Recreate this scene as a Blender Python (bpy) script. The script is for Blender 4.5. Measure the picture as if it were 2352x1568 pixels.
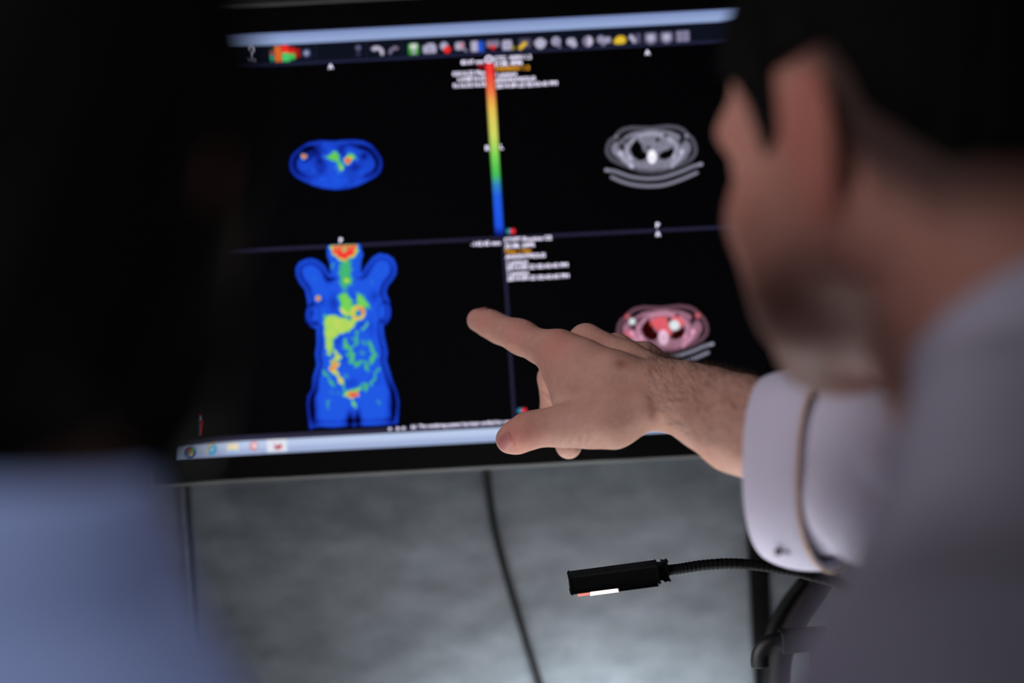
import bpy, bmesh, math, random
import numpy as np
from mathutils import Vector, Matrix

for o in list(bpy.data.objects):
    bpy.data.objects.remove(o, do_unlink=True)
scene = bpy.context.scene
COL = scene.collection
random.seed(7)
rng = np.random.default_rng(7)

# ------------------------------------------------------------------ camera
K = 3852.0                      # focal length in pixels of the 2352 px wide frame
CAM = np.array((0.0, -1.30, 1.10))
TILT = math.radians(3.0)        # the camera is rolled a little
CT, ST = math.cos(TILT), math.sin(TILT)
cam_data = bpy.data.cameras.new('camera')
cam = bpy.data.objects.new('camera', cam_data)
COL.objects.link(cam)
cam.matrix_world = Matrix(((CT, ST, 0, CAM[0]), (0, 0, -1, CAM[1]), (-ST, CT, 0, CAM[2]), (0, 0, 0, 1)))
cam_data.sensor_width = 36.0
cam_data.lens = K * 36.0 / 2352.0
cam_data.clip_start = 0.02
cam_data.dof.use_dof = True
cam_data.dof.focus_distance = 1.18
cam_data.dof.aperture_fstop = 1.45
scene.camera = cam

# ------------------------------------------------------------------ light and exposure
vs = scene.view_settings
vs.view_transform = 'Standard'
vs.look = 'None'
vs.exposure = 0.0
vs.gamma = 1.0
vs.use_curve_mapping = False
world = bpy.data.worlds.new('world')
scene.world = world
world.use_nodes = True
world.node_tree.nodes['Background'].inputs[0].default_value = (0.55, 0.6, 0.75, 1)
world.node_tree.nodes['Background'].inputs[1].default_value = 0.004


def area_light(name, loc, target, size, power, color):
    d = bpy.data.lights.new(name, 'AREA')
    d.shape = 'RECTANGLE'
    d.size, d.size_y = size
    d.energy = power
    d.color = color
    o = bpy.data.objects.new(name, d)
    COL.objects.link(o)
    o.location = loc
    o.rotation_euler = (Vector(target) - Vector(loc)).to_track_quat('-Z', 'Y').to_euler()
    return o


# dim room light behind the two viewers
area_light('room_light', (-0.95, -2.0, 1.7), (0.0, -0.6, 1.05), (0.9, 0.6), 3.3, (0.95, 0.93, 1.0))


def spot_light(name, loc, target, angle, blend, soft, power, color):
    d = bpy.data.lights.new(name, 'SPOT')
    d.energy = power
    d.color = color
    d.spot_size = math.radians(angle)
    d.spot_blend = blend
    d.shadow_soft_size = soft
    o = bpy.data.objects.new(name, d)
    COL.objects.link(o)
    o.location = loc
    o.rotation_euler = (Vector(target) - Vector(loc)).to_track_quat('-Z', 'Y').to_euler()
    return o


# added spots without fixtures: one lifts the left viewer, one the hand and cuff
spot_light('left_viewer_fill', (0.10, -1.9, 2.25), (-0.22, -0.78, 1.06), 17, 0.8, 0.06, 42.0, (0.93, 0.95, 1.0))
spot_light('hand_fill_spot', (-1.2, -1.35, 1.9), (0.13, -0.14, 1.02), 28, 0.8, 0.16, 82.0, (1.0, 0.93, 0.96))


# ------------------------------------------------------------------ helpers
def px(x, y, d):
    """photo pixel + distance along the view axis -> world point"""
    xc = (x - 1176.0) / K * d
    yc = -(y - 784.0) / K * d
    return np.array((xc * CT + yc * ST, CAM[1] + d, CAM[2] - xc * ST + yc * CT))


def to_px(x, z, d):
    dz = z - CAM[2]
    xc = x * CT - dz * ST
    yc = x * ST + dz * CT
    return xc * K / d + 1176.0, 784.0 - yc * K / d


def lin(c):
    c = np.asarray(c, dtype=float) / 255.0
    return np.where(c <= 0.04045, c / 12.92, ((c + 0.055) / 1.055) ** 2.4)


def srgb(r, g, b):
    v = lin((r, g, b))
    return (float(v[0]), float(v[1]), float(v[2]), 1.0)


def tag(o, label=None, cat=None, group=None, kind=None):
    if label: o['label'] = label
    if cat: o['category'] = cat
    if group: o['group'] = group
    if kind: o['kind'] = kind
    return o


def empty(name, loc):
    o = bpy.data.objects.new(name, None)
    o.empty_display_size = 0.05
    COL.objects.link(o)
    o.location = loc
    return o


def link_mesh(name, me, m, parent=None, smooth=False):
    o = bpy.data.objects.new(name, me)
    COL.objects.link(o)
    if m: me.materials.append(m)
    if smooth:
        me.polygons.foreach_set('use_smooth', [True] * len(me.polygons))
    if parent:
        bpy.context.view_layer.update()
        o.parent = parent
        o.matrix_parent_inverse = parent.matrix_world.inverted()
    return o


def mesh_obj(name, verts, faces, m, parent=None, smooth=False):
    me = bpy.data.meshes.new(name)
    me.from_pydata([tuple(map(float, v)) for v in verts], [], [tuple(map(int, f)) for f in faces])
    me.update()
    return link_mesh(name, me, m, parent, smooth)


def bm_obj(name, bm, m, parent=None, smooth=False):
    me = bpy.data.meshes.new(name)
    bmesh.ops.recalc_face_normals(bm, faces=bm.faces)
    bm.to_mesh(me)
    bm.free()
    return link_mesh(name, me, m, parent, smooth)


def box(name, lo, hi, m, parent=None, bevel=0.0, seg=2):
    bm = bmesh.new()
    bmesh.ops.create_cube(bm, size=1.0)
    lo, hi = Vector(lo), Vector(hi)
    for v in bm.verts:
        v.co = Vector([lo[i] + (v.co[i] + 0.5) * (hi[i] - lo[i]) for i in range(3)])
    if bevel:
        bmesh.ops.bevel(bm, geom=list(bm.edges), offset=bevel, segments=seg, affect='EDGES', profile=0.5)
    return bm_obj(name, bm, m, parent)


def catmull(pts, n=8):
    pts = [np.asarray(p, float) for p in pts]
    P = [2 * pts[0] - pts[1]] + pts + [2 * pts[-1] - pts[-2]]
    out = []
    for i in range(1, len(P) - 2):
        for k in range(n):
            t = k / n
            a, b, c, d = P[i - 1], P[i], P[i + 1], P[i + 2]
            out.append(0.5 * ((2 * b) + (-a + c) * t + (2 * a - 5 * b + 4 * c - d) * t * t + (-a + 3 * b - 3 * c + d) * t ** 3))
    out.append(pts[-1])
    return out


def tube(name, pts, rad, m, parent=None, sides=14, rib=0.0, ribstep=2):
    """swept tube through pts; rad is a number or a list"""
    pts = [Vector(p) for p in pts]
    n = len(pts)
    rad = rad if hasattr(rad, '__len__') else [rad] * n
    verts, faces = [], []
    t0 = (pts[1] - pts[0]).normalized()
    nrm = t0.orthogonal().normalized()
    for i in range(n):
        t = (pts[min(i + 1, n - 1)] - pts[max(i - 1, 0)]).normalized()
        nrm = (nrm - t * nrm.dot(t)).normalized()
        b = t.cross(nrm)
        r = rad[i] * (1.0 + (rib if (i // ribstep) % 2 else 0.0))
        for k in range(sides):
            a = 2 * math.pi * k / sides
            verts.append(pts[i] + (nrm * math.cos(a) + b * math.sin(a)) * r)
    for i in range(n - 1):
        for k in range(sides):
            k2 = (k + 1) % sides
            faces.append((i * sides + k, i * sides + k2, (i + 1) * sides + k2, (i + 1) * sides + k))
    faces.append(tuple(range(sides))[::-1])
    faces.append(tuple((n - 1) * sides + k for k in range(sides)))
    return mesh_obj(name, verts, faces, m, parent, True)


# ------------------------------------------------------------------ materials
def mat(name, color, rough=0.5, metallic=0.0, spec=0.5, noise=None, bump=None, sss=0.0, coat=0.0):
    """noise=(scale, amount, (stretch xyz)); bump=(scale, strength, distance)"""
    m = bpy.data.materials.new(name)
    m.use_nodes = True
    nt = m.node_tree
    p = nt.nodes['Principled BSDF']
    p.inputs['Base Color'].default_value = color
    p.inputs['Roughness'].default_value = rough
    p.inputs['Metallic'].default_value = metallic
    p.inputs['Specular IOR Level'].default_value = spec
    p.inputs['Coat Weight'].default_value = coat
    if sss:
        p.inputs['Subsurface Weight'].default_value = sss
        p.inputs['Subsurface Radius'].default_value = (1.0, 0.35, 0.2)
        p.inputs['Subsurface Scale'].default_value = 0.004
    if noise or bump:
        tc = nt.nodes.new('ShaderNodeTexCoord')
    if noise:
        mp = nt.nodes.new('ShaderNodeMapping')
        mp.inputs['Scale'].default_value = noise[2] if len(noise) > 2 else (1, 1, 1)
        nz = nt.nodes.new('ShaderNodeTexNoise')
        nz.inputs['Scale'].default_value = noise[0]
        nz.inputs['Detail'].default_value = 5
        hs = nt.nodes.new('ShaderNodeMix')
        hs.data_type = 'RGBA'
        a = noise[1]
        hs.inputs[6].default_value = tuple(min(1, c * (1 - a)) for c in color[:3]) + (1,)
        hs.inputs[7].default_value = tuple(min(1, c * (1 + a)) for c in color[:3]) + (1,)
        nt.links.new(tc.outputs['Object'], mp.inputs[0])
        nt.links.new(mp.outputs[0], nz.inputs['Vector'])
        nt.links.new(nz.outputs[0], hs.inputs[0])
        nt.links.new(hs.outputs[2], p.inputs['Base Color'])
    if bump:
        nb = nt.nodes.new('ShaderNodeTexNoise')
        nb.inputs['Scale'].default_value = bump[0]
        nb.inputs['Detail'].default_value = 4
        bp = nt.nodes.new('ShaderNodeBump')
        bp.inputs['Strength'].default_value = bump[1]
        bp.inputs['Distance'].default_value = bump[2]
        nt.links.new(tc.outputs['Object'], nb.inputs['Vector'])
        nt.links.new(nb.outputs[0], bp.inputs['Height'])
        nt.links.new(bp.outputs[0], p.inputs['Normal'])
    return m


def emit(name, color, strength=1.0):
    m = bpy.data.materials.new(name)
    m.use_nodes = True
    nt = m.node_tree
    p = nt.nodes['Principled BSDF']
    p.inputs['Base Color'].default_value = (0, 0, 0, 1)
    p.inputs['Specular IOR Level'].default_value = 0.0
    p.inputs['Roughness'].default_value = 1.0
    p.inputs['Emission Color'].default_value = color
    p.inputs['Emission Strength'].default_value = strength
    return m


def attr_emit(name):
    m = emit(name, (0, 0, 0, 1), 1.0)
    nt = m.node_tree
    a = nt.nodes.new('ShaderNodeAttribute')
    a.attribute_name = 'picture'
    nt.links.new(a.outputs['Color'], nt.nodes['Principled BSDF'].inputs['Emission Color'])
    return m


M = {}
M['bezel'] = mat('black_plastic', srgb(5, 5, 6), 0.6, spec=0.06, bump=(900, 0.15, 0.0004))
M['glass'] = mat('dark_screen', srgb(1, 1, 2), 0.6, spec=0.04)
_p = M['glass'].node_tree.nodes['Principled BSDF']
_p.inputs['Emission Color'].default_value = (0.25, 0.28, 0.6, 1)      # backlight leak of the lit display
_p.inputs['Emission Strength'].default_value = 0.0010
M['silver'] = mat('silver_trim', srgb(120, 122, 122), 0.5, metallic=0.2)
M['white_laminate'] = mat('white_laminate', srgb(188, 189, 188), 0.4, noise=(6, 0.03))
M['black_rubber'] = mat('black_rubber', srgb(6, 6, 7), 0.6, spec=0.15, bump=(1500, 0.2, 0.0003))
M['black_metal'] = mat('black_metal', srgb(5, 5, 6), 0.6, spec=0.05, bump=(1200, 0.15, 0.0003))
M['black_gloss'] = mat('black_gloss', srgb(5, 5, 6), 0.42, spec=0.09, bump=(2500, 0.5, 0.0004))
M['charcoal'] = mat('charcoal_plastic', srgb(15, 16, 17), 0.65, spec=0.06, bump=(900, 0.2, 0.0004))
M['wall'] = mat('wall_paint', srgb(120, 116, 108), 0.9, noise=(4, 0.05))
M['floor'] = mat('carpet', srgb(60, 62, 66), 0.95, noise=(300, 0.25))
M['ceiling'] = mat('ceiling_paint', srgb(170, 170, 168), 0.9, noise=(4, 0.04))
M['picture'] = attr_emit('display_picture')
M['navy'] = mat('dark_trousers', srgb(24, 25, 32), 0.9, bump=(900, 0.3, 0.0006))


def fabric_panel_material():
    m = mat('woven_grey_fabric', srgb(160, 165, 162), 0.95, spec=0.1)
    nt = m.node_tree
    p = nt.nodes['Principled BSDF']
    tc = nt.nodes.new('ShaderNodeTexCoord')
    col = None
    prev = None
    for sc, st, c0, c1, f in ((26, (1, 1, 2.2), (0.74, 0.76, 0.76), (1.16, 1.17, 1.16), 1.0),
                              (140, (1, 1, 7), (0.90, 0.90, 0.90), (1.08, 1.08, 1.08), 1.0),
                              (420, (6, 1, 1), (0.93, 0.93, 0.93), (1.06, 1.06, 1.06), 1.0)):
        mp = nt.nodes.new('ShaderNodeMapping')
        mp.inputs['Scale'].default_value = st
        nz = nt.nodes.new('ShaderNodeTexNoise')
        nz.inputs['Scale'].default_value = sc
        nz.inputs['Detail'].default_value = 4
        rp = nt.nodes.new('ShaderNodeValToRGB')
        rp.color_ramp.elements[0].position = 0.3
        rp.color_ramp.elements[1].position = 0.7
        rp.color_ramp.elements[0].color = tuple(0.85 * x for x in c0) + (1,)
        rp.color_ramp.elements[1].color = tuple(0.85 * x for x in c1) + (1,)
        nt.links.new(tc.outputs['Object'], mp.inputs[0])
        nt.links.new(mp.outputs[0], nz.inputs['Vector'])
        nt.links.new(nz.outputs[0], rp.inputs[0])
        mx = nt.nodes.new('ShaderNodeMix')
        mx.data_type = 'RGBA'
        mx.blend_type = 'MULTIPLY'
        mx.inputs[0].default_value = 1.0
        if prev is None:
            mx.inputs[6].default_value = srgb(118, 125, 132)
        else:
            nt.links.new(prev.outputs[2], mx.inputs[6])
        nt.links.new(rp.outputs[0], mx.inputs[7])
        prev = mx
    nt.links.new(prev.outputs[2], p.inputs['Base Color'])
    wv = nt.nodes.new('ShaderNodeTexNoise')
    wv.inputs['Scale'].default_value = 700
    bp = nt.nodes.new('ShaderNodeBump')
    bp.inputs['Strength'].default_value = 0.3
    bp.inputs['Distance'].default_value = 0.0006
    nt.links.new(tc.outputs['Object'], wv.inputs['Vector'])
    nt.links.new(wv.outputs[0], bp.inputs['Height'])
    nt.links.new(bp.outputs[0], p.inputs['Normal'])
    return m


M['panel'] = fabric_panel_material()


def skin_material(name, base):
    """skin with mottling; vertex attribute 'tint' carries stubble with painted jaw shade, flush, mole"""
    m = mat(name, base, 0.62, spec=0.14, sss=0.12)
    nt = m.node_tree
    p = nt.nodes['Principled BSDF']
    tc = nt.nodes.new('ShaderNodeTexCoord')
    b = np.array(base[:3])

    def noise(scale, detail=4):
        n = nt.nodes.new('ShaderNodeTexNoise')
        n.inputs['Scale'].default_value = scale
        n.inputs['Detail'].default_value = detail
        nt.links.new(tc.outputs['Object'], n.inputs['Vector'])
        r = nt.nodes.new('ShaderNodeMapRange')
        r.inputs[1].default_value = 0.3
        r.inputs[2].default_value = 0.7
        nt.links.new(n.outputs[0], r.inputs[0])
        return r

    def mix(a, bcol, fac):
        x = nt.nodes.new('ShaderNodeMix')
        x.data_type = 'RGBA'
        if isinstance(a, tuple): x.inputs[6].default_value = a
        else: nt.links.new(a, x.inputs[6])
        x.inputs[7].default_value = bcol
        nt.links.new(fac, x.inputs[0])
        return x.outputs[2]

    n1 = noise(45)
    n2 = noise(260)
    c = mix(tuple(b * (1.1, 1.1, 1.12)) + (1,), tuple(b * (0.93, 0.82, 0.78)) + (1,), n1.outputs[0])
    mm = nt.nodes.new('ShaderNodeMath'); mm.operation = 'MULTIPLY'; mm.inputs[1].default_value = 0.3
    nt.links.new(n2.outputs[0], mm.inputs[0])
    c = mix(c, tuple(b * (0.72, 0.62, 0.58)) + (1,), mm.outputs[0])
    at = nt.nodes.new('ShaderNodeAttribute')
    at.attribute_name = 'tint'
    sp = nt.nodes.new('ShaderNodeSeparateColor')
    nt.links.new(at.outputs['Color'], sp.inputs[0])
    c = mix(c, tuple(b * (1.0, 0.60, 0.58)) + (1,), sp.outputs[1])          # flush
    c = mix(c, srgb(38, 30, 28), sp.outputs[0])                              # cropped hair and stubble, also painted jaw shade
    c = mix(c, tuple(b * (0.55, 0.33, 0.28)) + (1,), sp.outputs[2])          # mole
    nt.links.new(c, p.inputs['Base Color'])
    nb = nt.nodes.new('ShaderNodeTexNoise'); nb.inputs['Scale'].default_value = 900; nb.inputs['Detail'].default_value = 3
    vb = nt.nodes.new('ShaderNodeTexVoronoi'); vb.inputs['Scale'].default_value = 520
    ad = nt.nodes.new('ShaderNodeMath'); ad.operation = 'ADD'
    bp = nt.nodes.new('ShaderNodeBump')
    bp.inputs['Strength'].default_value = 0.35
    bp.inputs['Distance'].default_value = 0.0005
    nt.links.new(tc.outputs['Object'], nb.inputs['Vector'])
    nt.links.new(tc.outputs['Object'], vb.inputs['Vector'])
    nt.links.new(nb.outputs[0], ad.inputs[0])
    nt.links.new(vb.outputs[0], ad.inputs[1])
    nt.links.new(ad.outputs[0], bp.inputs['Height'])
    nt.links.new(bp.outputs[0], p.inputs['Normal'])
    return m


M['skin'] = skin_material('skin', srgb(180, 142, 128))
M['skin_dim'] = skin_material('second_viewer_shaded_skin', srgb(120, 78, 66))  # skin colour darkened to stand in for the shade on this person
M['nail'] = mat('fingernail', srgb(172, 112, 108), 0.3, spec=0.5, noise=(400, 0.08), sss=0.1)
M['hair'] = mat('black_hair', srgb(8, 7, 6), 0.65, spec=0.1, bump=(600, 0.8, 0.002))
M['arm_hair'] = mat('arm_hair', srgb(62, 42, 32), 0.6)
M['shirt'] = mat('white_shirt_cloth', srgb(184, 180, 198), 0.9, spec=0.15, noise=(30, 0.04), bump=(1400, 0.15, 0.0003))
M['grey_shirt'] = mat('grey_shirt_cloth', srgb(150, 150, 168), 0.9, spec=0.15, noise=(25, 0.05), bump=(1400, 0.15, 0.0003))
M['blue_shirt'] = mat('blue_shirt_cloth', srgb(158, 174, 226), 0.9, spec=0.15, noise=(25, 0.05), bump=(1400, 0.15, 0.0003))
M['piping'] = mat('tan_cloth_edge', srgb(196, 166, 140), 0.9, noise=(300, 0.1))
M['stitch'] = mat('dark_buttonhole_thread', srgb(40, 34, 38), 0.9, noise=(300, 0.1))

# ------------------------------------------------------------------ room
def structure(o):
    o['kind'] = 'structure'
    return o


structure(box('floor', (-1.9, -2.9, -0.05), (1.9, 0.45, 0.0), M['floor']))
structure(box('wall_back', (-1.9, 0.45, 0.0), (1.9, 0.55, 2.6), M['wall']))
structure(box('wall_left', (-2.0, -2.9, 0.0), (-1.9, 0.55, 2.6), M['wall']))
structure(box('wall_right', (1.9, -2.9, 0.0), (2.0, 0.55, 2.6), M['wall']))
structure(box('wall_front', (-1.9, -3.0, 0.0), (1.9, -2.9, 2.6), M['wall']))
structure(box('ceiling', (-1.9, -2.9, 2.6), (1.9, 0.45, 2.65), M['ceiling']))

# ------------------------------------------------------------------ fabric partition behind the monitor
DP = 1.385                                    # view distance of the partition's fabric face
YP = CAM[1] + DP
part = tag(empty('cubicle_partition', (0.0, YP + 0.02, 0.0)),
           'grey woven fabric cubicle partition behind and below the monitor', 'partition')
xs0 = px(433, 1250, DP)[0]                   # left seam of the wide panel
xs1 = px(1722, 1300, DP)[0]                  # right edge at the black post
xs2 = px(1762, 1300, DP)[0]
box('fabric_panel', (xs0 + 0.002, YP, 0.02), (xs1, YP + 0.035, 1.36), M['panel'], part, 0.003)
box('fabric_panel', (xs0 - 0.62, YP + 0.002, 0.02), (xs0 - 0.0025, YP + 0.035, 1.36), M['panel'], part, 0.003)
box('fabric_panel', (xs2, YP, 0.02), (xs2 + 0.6, YP + 0.035, 1.36), M['panel'], part, 0.003)
tube('seam_piping', [(xs0 - 0.0035, YP - 0.0005, z) for z in np.linspace(0.03, 1.35, 12)], 0.0022, M['panel'], part, 8)
box('post', (xs1 + 0.0005, YP - 0.006, 0.0), (xs2 - 0.0005, YP + 0.04, 1.38), M['black_metal'], part, 0.002)
box('top_rail', (xs0 - 0.62, YP - 0.004, 1.362), (xs2 + 0.6, YP + 0.04, 1.385), M['charcoal'], part, 0.004)
box('bottom_rail', (xs0 - 0.62, YP - 0.004, 0.0), (xs2 + 0.6, YP + 0.04, 0.018), M['charcoal'], part, 0.004)

# ------------------------------------------------------------------ desk
desk = tag(empty('desk', (0.1, -0.1, 0.0)), 'white laminate desk in front of the fabric partition', 'desk')
box('desk_top', (-0.85, -0.40, 0.715), (1.05, YP - 0.01, 0.74), M['white_laminate'], desk, 0.003)
for lx in (-0.80, 1.0):
    for ly in (-0.36, YP - 0.06):
        box('leg', (lx - 0.02, ly - 0.02, 0.0), (lx + 0.02, ly + 0.02, 0.714), M['charcoal'], desk, 0.003)
box('apron', (-0.78, YP - 0.08, 0.64), (0.98, YP - 0.06, 0.714), M['charcoal'], desk, 0.002)

# ------------------------------------------------------------------ monitor
DS = 1.30
bl = px(404, 1053, DS)
tl = px(540, 76, DS)
SX0 = bl[0]
SX1 = SX0 + 0.521
SZ0 = bl[2] + 0.0003
SZ1 = tl[2]
monitor = tag(empty('computer_monitor', ((SX0 + SX1) / 2, 0.03, SZ0 - 0.02)),
              'black framed computer monitor showing coloured body scans on a dark screen', 'monitor')
bz = 0.0185                                   # bezel width


def frame_mesh(x0, x1, z0, z1, b, y0, y1, m, name, parent):
    bm = bmesh.new()
    o = [(x0 - b, z0 - b), (x1 + b, z0 - b), (x1 + b, z1 + b), (x0 - b, z1 + b)]
    i = [(x0, z0), (x1, z0), (x1, z1), (x0, z1)]
    vo0 = [bm.verts.new((x, y0, z)) for x, z in o]
    vi0 = [bm.verts.new((x, y0, z)) for x, z in i]
    vo1 = [bm.verts.new((x, y1, z)) for x, z in o]
    vi1 = [bm.verts.new((x, y1, z)) for x, z in i]
    for k in range(4):
        j = (k + 1) % 4
        bm.faces.new((vo0[k], vo0[j], vi0[j], vi0[k]))
        bm.faces.new((vo1[k], vi1[k], vi1[j], vo1[j]))
        bm.faces.new((vo0[k], vo1[k], vo1[j], vo0[j]))
        bm.faces.new((vi0[k], vi0[j], vi1[j], vi1[k]))
    return bm_obj(name, bm, m, parent)


frame_mesh(SX0, SX1, SZ0, SZ1, bz, -0.004, 0.018, M['bezel'], 'bezel', monitor)
frame_mesh(SX0 - bz - 0.0002, SX1 + bz + 0.0002, SZ0 - bz - 0.0002, SZ1 + bz + 0.0002, 0.0024, -0.0025, 0.016, M['silver'], 'trim_edge', monitor)
box('back_cover', (SX0 - bz + 0.004, 0.0185, SZ0 - bz + 0.004), (SX1 + bz - 0.004, 0.045, SZ1 + bz - 0.004), M['bezel'], monitor, 0.012, 3)
box('mount_bracket', ((SX0 + SX1) / 2 - 0.06, 0.0455, (SZ0 + SZ1) / 2 - 0.06), ((SX0 + SX1) / 2 + 0.06, YP - 0.0005, (SZ0 + SZ1) / 2 + 0.06), M['black_metal'], monitor, 0.004)
screen = box('screen', (SX0, 0.0, SZ0), (SX1, 0.016, SZ1), M['glass'], monitor)


# ---- drawing on the display, in photo pixels
def sd_poly(P, poly):
    poly = np.asarray(poly, float)
    n = len(poly)
    d = np.full(len(P), 1e9)
    s = np.zeros(len(P), bool)
    for i in range(n):
        a, b = poly[i], poly[(i + 1) % n]
        e = b - a
        w = P - a
        t = np.clip((w @ e) / max(e @ e, 1e-9), 0, 1)
        q = w - t[:, None] * e
        d = np.minimum(d, (q * q).sum(1))
        c = ((a[1] <= P[:, 1]) & (b[1] > P[:, 1])) | ((b[1] <= P[:, 1]) & (a[1] > P[:, 1]))
        if e[1] != 0:
            xi = a[0] + (P[:, 1] - a[1]) / e[1] * e[0]
            s ^= c & (P[:, 0] < xi)
    d = np.sqrt(d)
    return np.where(s, -d, d)


def sd_line(P, pts):
    d = np.full(len(P), 1e9)
    for i in range(len(pts) - 1):
        a, b = np.asarray(pts[i], float), np.asarray(pts[i + 1], float)
        e = b - a
        w = P - a
        t = np.clip((w @ e) / max(e @ e, 1e-9), 0, 1)
        q = w - t[:, None] * e
        d = np.minimum(d, (q * q).sum(1))
    return np.sqrt(d)


def smooth01(x):
    x = np.clip(x, 0, 1)
    return x * x * (3 - 2 * x)


def inside(d, soft=2.0):
    return smooth01(0.5 - d / soft)


def gauss(P, c, sx, sy=None, rot=0.0):
    sy = sy or sx
    q = P - np.asarray(c, float)
    cr, sr = math.cos(rot), math.sin(rot)
    u = q[:, 0] * cr + q[:, 1] * sr
    v = -q[:, 0] * sr + q[:, 1] * cr
    return np.exp(-0.5 * ((u / sx) ** 2 + (v / sy) ** 2))


def vnoise(P, scale, seed=0):
    """cheap smooth value noise"""
    r = np.random.default_rng(seed)
    T = r.random((64, 64))
    q = P / scale
    i = np.floor(q).astype(int)
    f = q - i
    f = f * f * (3 - 2 * f)
    i0, j0 = i[:, 0] % 64, i[:, 1] % 64
    i1, j1 = (i0 + 1) % 64, (j0 + 1) % 64
    return (T[i0, j0] * (1 - f[:, 0]) + T[i1, j0] * f[:, 0]) * (1 - f[:, 1]) + (T[i0, j1] * (1 - f[:, 0]) + T[i1, j1] * f[:, 0]) * f[:, 1]


def picture(name, bbox, step, fn, layer=1, cut=0.0022):
    """a patch of lit display pixels; fn maps photo pixels -> linear rgb. Unlit cells are left out."""
    xs, zs = [], []
    cs = [px(x, y, DS) for x in (bbox[0], bbox[2]) for y in (bbox[1], bbox[3])]
    x0, x1 = max(min(c[0] for c in cs), SX0), min(max(c[0] for c in cs), SX1)
    z0, z1 = max(min(c[2] for c in cs), SZ0), min(max(c[2] for c in cs), SZ1)
    s = step * DS / K
    nx, nz = max(2, int((x1 - x0) / s)), max(2, int((z1 - z0) / s))
    X, Z = np.meshgrid(np.linspace(x0, x1, nx + 1), np.linspace(z0, z1, nz + 1))
    X, Z = X.ravel(), Z.ravel()
    u, v = to_px(X, Z, DS)
    C = np.clip(fn(np.stack([u, v], 1)), 0, 1)
    lum = C.max(1)
    idx = np.arange((nx + 1) * (nz + 1)).reshape(nz + 1, nx + 1)
    q = np.stack([idx[:-1, :-1], idx[:-1, 1:], idx[1:, 1:], idx[1:, :-1]], -1).reshape(-1, 4)
    q = q[lum[q].max(1) > cut]
    used, inv = np.unique(q, return_inverse=True)
    q = inv.reshape(-1, 4)
    V = np.stack([X[used], np.full(len(used), -0.0003 * layer), Z[used]], 1)
    me = bpy.data.meshes.new(name)
    me.from_pydata(V.tolist(), [], q.tolist())
    at = me.color_attributes.new('picture', 'FLOAT_COLOR', 'POINT')
    at.data.foreach_set('color', np.concatenate([C[used], np.ones((len(used), 1))], 1).astype(np.float32).ravel())
    return link_mesh(name, me, M['picture'], screen)


LUT_X = np.array([0, 0.06, 0.16, 0.30, 0.42, 0.50, 0.58, 0.66, 0.74, 0.82, 0.90, 1.0])
LUT_C = np.array([lin(c) for c in ((0, 0, 3), (6, 10, 70), (18, 45, 165), (30, 82, 226), (34, 94, 228), (50, 130, 190), (72, 190, 82),
                                   (128, 214, 88), (206, 216, 100), (232, 190, 84), (238, 124, 74), (240, 58, 56))])


def lut(f):
    f = np.clip(f, 0, 1)
    return np.stack([np.interp(f, LUT_X, LUT_C[:, k]) for k in range(3)], 1)


def zz(pts, x0, y0, s):
    return [(x0 + x / s, y0 + y / s) for x, y in pts]


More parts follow.
